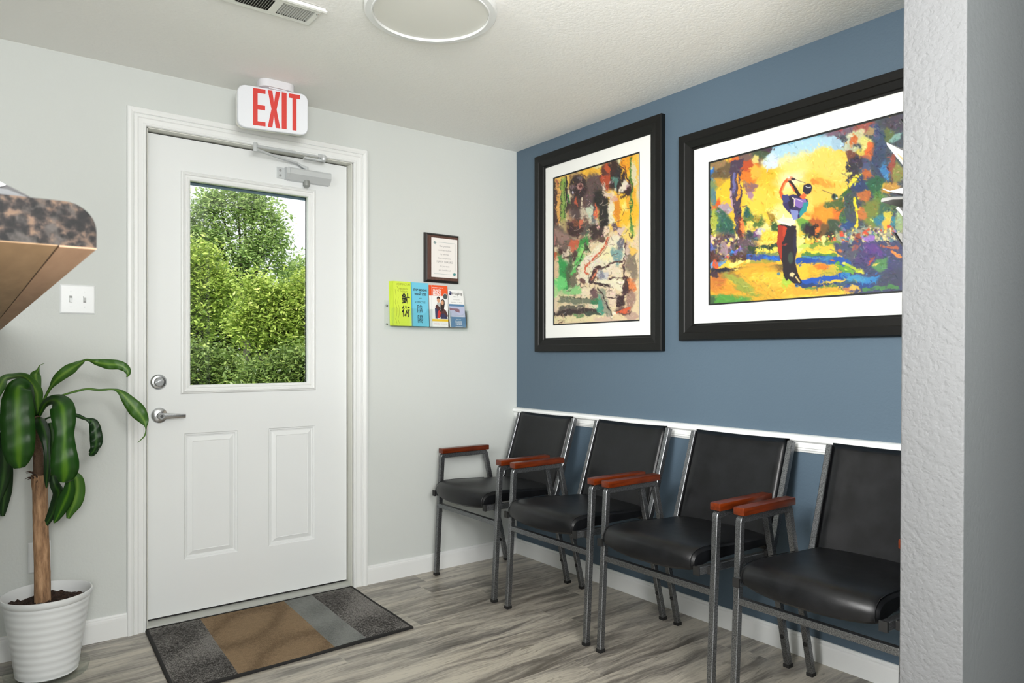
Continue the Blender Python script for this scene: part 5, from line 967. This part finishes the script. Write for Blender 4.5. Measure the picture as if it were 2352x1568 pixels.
# ------------------------------------------------------------------ magazines in the rack behind the partition
Mag = mat('magazine paper', (160, 160, 160), .6, spec=.2); Mag2 = mat('magazine cover dark', (46, 46, 48), .4); Mag3 = mat('magazine page edge', (150, 150, 150), .6)
rk = empty('magazine_rack', (-.84, -2.62, 1.2), 'dark wall rack on the far side of the partition holding magazines', 'magazine rack')
b = MB(); b.box((-.960, -2.6195, 1.15), (-.70, -2.612, 1.66))
for z in (1.60, 1.47, 1.44, 1.395, 1.33): b.box((-.955, -2.612, z-.09), (-.705, -2.606, z-.06))
b.build('rack_back', M_black, rk)
def magazine(pts, label, m=Mag, x0=-.962, x1=-.75):
    t = empty('magazine', (-.85, pts[0][1] if False else -2.60, hit(pts[0][0], pts[0][1], 0, x0).z-.05), label, 'magazine')
    P = [hit(u, v_, 0, x0) for u, v_ in pts]
    MB().prism([(p.y, p.z) for p in P], lambda y, z, x: (x, y, z), x0, x1).build('pages', m, t); return t
g = magazine([(2036, 327), (2076, 347), (2084, 350), (2084, 396), (2074, 380), (2037, 333)], 'white magazine leaning out highest beside the partition edge')
P = [hit(u, v_, 0, -.9625) for u, v_ in ((2058, 350), (2071, 360), (2084, 372), (2084, 384), (2068, 362))]; MB().prism([(p.y, p.z) for p in P], lambda y, z, x: (x, y, z), -.9630, -.9622).build('cover_picture', mat('tan print', (170, 140, 100), .5), g)
P = [hit(u, v_, 0, -.9625) for u, v_ in ((2037, 331), (2078, 384), (2078, 380), (2038, 330))]; MB().prism([(p.y, p.z) for p in P], lambda y, z, x: (x, y, z), -.9630, -.9622).build('page_edges', Mag3, g)
magazine([(2027, 434), (2030, 433), (2044, 438), (2060, 434), (2084, 428), (2084, 446), (2066, 444), (2040, 440)], 'white magazine curling out, upper of the middle pair')
g = magazine([(2023, 461), (2026, 455), (2050, 452), (2084, 451), (2084, 457), (2050, 458), (2030, 463), (2024, 464)], 'thick grey magazine, lower of the middle pair by the partition', mat('grey page', (128, 127, 124), .6, spec=.2))
magazine([(2057, 478), (2063, 474), (2070, 482), (2084, 498), (2084, 512), (2070, 493)], 'small white magazine corner below the middle pair')
g = magazine([(2049, 535), (2052, 533), (2066, 552), (2084, 576), (2084, 582), (2066, 558)], 'black magazine edge lowest beside the partition', Mag2)
P = [hit(u, v_, 0, -.9625) for u, v_ in ((2058, 533), (2084, 540), (2084, 572), (2070, 554))]; MB().prism([(p.y, p.z) for p in P], lambda y, z, x: (x, y, z), -.9622, -.85).build('open_page', mat('grey page', (128, 127, 124), .6, spec=.2), g)
magazine([(2066, 272), (2068, 272), (2084, 300), (2084, 306)], 'thin black magazine edge at the top of the rack', Mag2)

# ------------------------------------------------------------------ outside
Gr = NT('grass ground'); n_ = Gr.noise(Gr.pos(), 3, 4); Gr.l(Gr.ramp(n_, [(.3, lin((62, 92, 38))), (.7, lin((112, 142, 66)))]), Gr.b.inputs['Base Color']); Gr.b.inputs['Roughness'].default_value = .95
tag(MB().box((-45, .5, -.5), (60, 70, -.3)).build('ground', Gr.m), 'grassy ground outside the door', 'ground', kind='structure')
def leafcol(name, stops):
    t = NT(name); a = t.n('ShaderNodeAttribute', _attribute_name='r'); c = t.ramp(a.outputs['Fac'], stops)
    t.l(c, t.b.inputs['Base Color']); t.b.inputs['Roughness'].default_value = .45
    tl = t.n('ShaderNodeBsdfTranslucent'); t.l(c, tl.inputs[0]); mx = t.n('ShaderNodeMixShader'); mx.inputs[0].default_value = .4
    t.l(t.b.outputs[0], mx.inputs[1]); t.l(tl.outputs[0], mx.inputs[2]); t.l(mx.outputs[0], t.o.inputs[0]); return t.m
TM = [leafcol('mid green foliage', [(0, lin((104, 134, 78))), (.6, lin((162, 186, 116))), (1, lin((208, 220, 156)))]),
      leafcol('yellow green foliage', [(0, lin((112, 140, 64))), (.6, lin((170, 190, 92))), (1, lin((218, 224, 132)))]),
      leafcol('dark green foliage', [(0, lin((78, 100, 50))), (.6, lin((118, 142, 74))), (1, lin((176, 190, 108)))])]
Mtk = mat('tree bark', (56, 54, 44), .9)
def tree(name, label, k0, clusters, dens, size, m, trunk=None, spread=.9):
    c0 = clusters[0]; base = at(trunk[0] if trunk else c0[0], 816, k0); t = empty(name, (base.x, base.y, -.3), label, 'tree', 'trees outside the door')
    V, R_ = [], []
    for u, v_, r in clusters:
        c_ = at(u, v_, k0); rad = r/F*k0; n = int(dens*r*r/900)
        d = rng.normal(size=(n, 3)); d /= np.linalg.norm(d, axis=1)[:, None]; rr = rad*(rng.random(n)**.33)[:, None]
        # gather leaves into twigs
        nb = max(3, n//40); tw = rng.normal(size=(nb, 3)); tw /= np.linalg.norm(tw, axis=1)[:, None]; tw = tw*rad*(rng.random(nb)**.4)[:, None]
        pick = tw[rng.integers(nb, size=n)]; P = np.array(c_)+(pick+rng.normal(size=(n, 3))*size*2.6)*np.array([1, 1, .9])
        a = rng.normal(size=(n, 3)); a[:, 2] *= .5; a /= np.linalg.norm(a, axis=1)[:, None]; b_ = np.cross(a, rng.normal(size=(n, 3))*[.6, .6, 0]+[0, 0, 1.]); b_ /= np.linalg.norm(b_, axis=1)[:, None]
        s = size*rng.uniform(.6, 1.2, n)[:, None]
        q = np.stack([P-a*s, P+b_*s*.42, P+a*s, P-b_*s*.42], 1); V.append(q.reshape(-1, 3)); R_.append(np.repeat(np.clip(rng.normal(.5, .22, n), 0, 1), 4))
    V = np.concatenate(V); R_ = np.concatenate(R_).astype(np.float32); nf = len(V)//4
    me = bpy.data.meshes.new('foliage'); me.vertices.add(len(V)); me.vertices.foreach_set('co', V.ravel()); me.loops.add(len(V)); me.loops.foreach_set('vertex_index', np.arange(len(V), dtype=np.int32)); me.polygons.add(nf); me.polygons.foreach_set('loop_start', np.arange(0, len(V), 4, dtype=np.int32)); me.update(calc_edges=True)
    at_ = me.attributes.new('r', 'FLOAT', 'POINT'); at_.data.foreach_set('value', R_); me.materials.append(m)
    o = bpy.data.objects.new('foliage', me); C.objects.link(o); o.parent = t
    b = MB(); top = at(c0[0], c0[1], k0); bs = Vector((base.x, base.y, -.3)); mid = bs.lerp(top, .5)+Vector((.15, 0, 0)); b.tube([bs, mid, top], [.10, .07, .02], 8)
    for u, v_, r in clusters[1:]:
        e = at(u, v_, k0); s = bs.lerp(top, random.uniform(.35, .6)); b.tube([s, s.lerp(e, .5)+Vector((0, 0, .1)), e], [.05, .03, .012], 6)
    b.build('trunk', Mtk, t); return t
tree('broadleaf_tree', 'tall airy green tree rising highest in the door window', 17., [(560, 480, 40), (480, 475, 34), (610, 478, 26), (545, 445, 24), (500, 540, 42), (600, 545, 40), (640, 560, 26), (455, 560, 30), (560, 600, 44), (650, 610, 28), (500, 455, 22), (590, 445, 20), (440, 500, 24), (400, 540, 40), (625, 510, 24), (480, 610, 44)], 900, .062, TM[0], (556, 0))
tree('broadleaf_tree', 'yellow green tree at the left of the door window', 13., [(450, 660, 44), (410, 600, 40), (470, 590, 30), (440, 740, 50), (500, 700, 40), (380, 680, 60), (490, 640, 26), (520, 660, 26)], 900, .052, TM[1], (430, 0))
tree('broadleaf_tree', 'sunlit lime green tree right of centre in the window', 11., [(610, 700, 44), (640, 680, 38), (590, 660, 30), (660, 730, 44), (700, 700, 40), (620, 760, 46), (695, 760, 44), (560, 740, 36), (720, 650, 34), (740, 720, 60)], 900, .046, TM[1], (630, 0))
tree('broadleaf_tree', 'round green tree at the right edge of the window', 19., [(690, 650, 34), (670, 625, 20), (715, 640, 36), (740, 680, 50), (660, 665, 30), (705, 612, 18)], 900, .066, TM[0], (700, 0))
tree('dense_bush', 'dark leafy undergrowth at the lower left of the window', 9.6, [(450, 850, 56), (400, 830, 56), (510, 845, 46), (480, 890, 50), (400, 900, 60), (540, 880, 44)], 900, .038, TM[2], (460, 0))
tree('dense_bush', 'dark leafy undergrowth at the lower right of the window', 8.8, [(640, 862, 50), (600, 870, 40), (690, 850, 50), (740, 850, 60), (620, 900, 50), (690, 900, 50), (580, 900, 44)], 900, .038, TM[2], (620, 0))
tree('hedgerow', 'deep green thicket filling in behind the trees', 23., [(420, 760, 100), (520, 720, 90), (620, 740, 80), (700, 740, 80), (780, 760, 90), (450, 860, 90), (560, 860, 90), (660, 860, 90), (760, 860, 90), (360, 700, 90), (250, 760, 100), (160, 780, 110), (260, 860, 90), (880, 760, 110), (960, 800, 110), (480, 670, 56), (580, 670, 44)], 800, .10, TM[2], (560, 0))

# ------------------------------------------------------------------ settle parents, place chairs
settle()
lab = ['black vinyl armchair with wooden arm rests, second from the room corner', 'black vinyl armchair with wooden arm rests, under the gap between the paintings and under the golfer', 'black vinyl armchair partly hidden by the partition wall']
ys = [-.3435, -.9720, -1.5730, -2.1850]
chair.location = (CXc, ys[0], 0)
lab[1] = 'black vinyl armchair with wooden arm rests, third from the room corner'
for l_, y in zip(lab, ys[1:]):
    c_ = copy_tree(chair); c_.location = (CXc, y, 0); c_['label'] = l_

# ------------------------------------------------------------------ light
def area(name, loc, target, size, power, col=(1, 1, 1), shape='DISK', sy=None, spread=None):
    ld = bpy.data.lights.new(name, 'AREA'); ld.shape = shape; ld.size = size; ld.energy = power; ld.color = col
    if spread: ld.spread = math.radians(spread)
    if sy: ld.shape = 'RECTANGLE'; ld.size_y = sy
    o = bpy.data.objects.new(name, ld); C.objects.link(o); o.location = loc; o.rotation_euler = (Vector(target)-Vector(loc)).to_track_quat('-Z', 'Y').to_euler(); return o
WL = (1, .995, .98)
area('key_light', (-2.2, -4.7, 1.95), (-1.0, -.4, 1.5), .45, 30, (1, .99, .97))  # unseen flash-like key behind the camera, placed from the cast shadows
area('overhead_fill', (-2.4, -4.3, 2.33), (-1.2, -1.6, 0), 1.3, 46, WL, sy=1.3)  # added soft fill in place of ceiling bounce; no panel lamp there
area('front_fill', (-2.9, -4.8, 1.6), (-1.3, -.5, .3), .5, 42, WL)  # added frontal fill for the lower door and wall; no desk lamp
area('floor_bounce', (-1.85, -3.15, .4), (-1.7, -2.8, 2.36), .8, 17, WL, spread=90)  # unseen lamp added near the floor to brighten the ceiling
area('ceiling_bounce', (-3.2, -4.6, 1.0), (-1.2, -1.6, 2.36), .9, 17, WL, spread=90)  # added lamp aimed up, imitates light bounced off the ceiling
area('side_light', (-4.8, -3.4, 2.0), (-.3, -1.4, 1.4), .9, 20, WL)  # unseen fill added from the left for partition end and chairs
area('left_fill', (-3.1, -2.9, 2.15), (-.1, -1.9, 1.1), .7, 13, WL, spread=80)  # added fill over the counter side; no lamp hangs there
area('far_side_light', (-5.0, -3.2, 2.1), (-.1, -2.1, 1.3), .9, 29, WL, spread=60)  # second unseen fill, added to lift the right end of the blue wall
sun = bpy.data.lights.new('sun', 'SUN'); sun.energy = 7.5; sun.angle = .01; sun.color = (1, .96, .88)
so = bpy.data.objects.new('sun', sun); C.objects.link(so); so.rotation_euler = Vector((.35, .55, -.9)).to_track_quat('-Z', 'Y').to_euler()
W = bpy.data.worlds.new('World'); bpy.context.scene.world = W; W.use_nodes = True
bg = W.node_tree.nodes['Background']; bg.inputs[0].default_value = (.93, .97, 1, 1); bg.inputs[1].default_value = 1.4

# ------------------------------------------------------------------ camera
cd = bpy.data.cameras.new('Camera'); cam = bpy.data.objects.new('Camera', cd); C.objects.link(cam)
cam.location = CAM; cam.rotation_euler = (PI/2, 0, -T); cd.sensor_width = 36; cd.lens = F/2352*36; cd.shift_y = (HY-784)/2352
cd.clip_start = .05; cd.clip_end = 200; cd.dof.use_dof = True; cd.dof.focus_distance = 3.2; cd.dof.aperture_fstop = 13
S = bpy.context.scene; S.camera = cam
S.view_settings.view_transform = 'Standard'; S.view_settings.look = 'None'; S.view_settings.gamma = 1; S.view_settings.use_curve_mapping = False; S.view_settings.exposure = -0.06
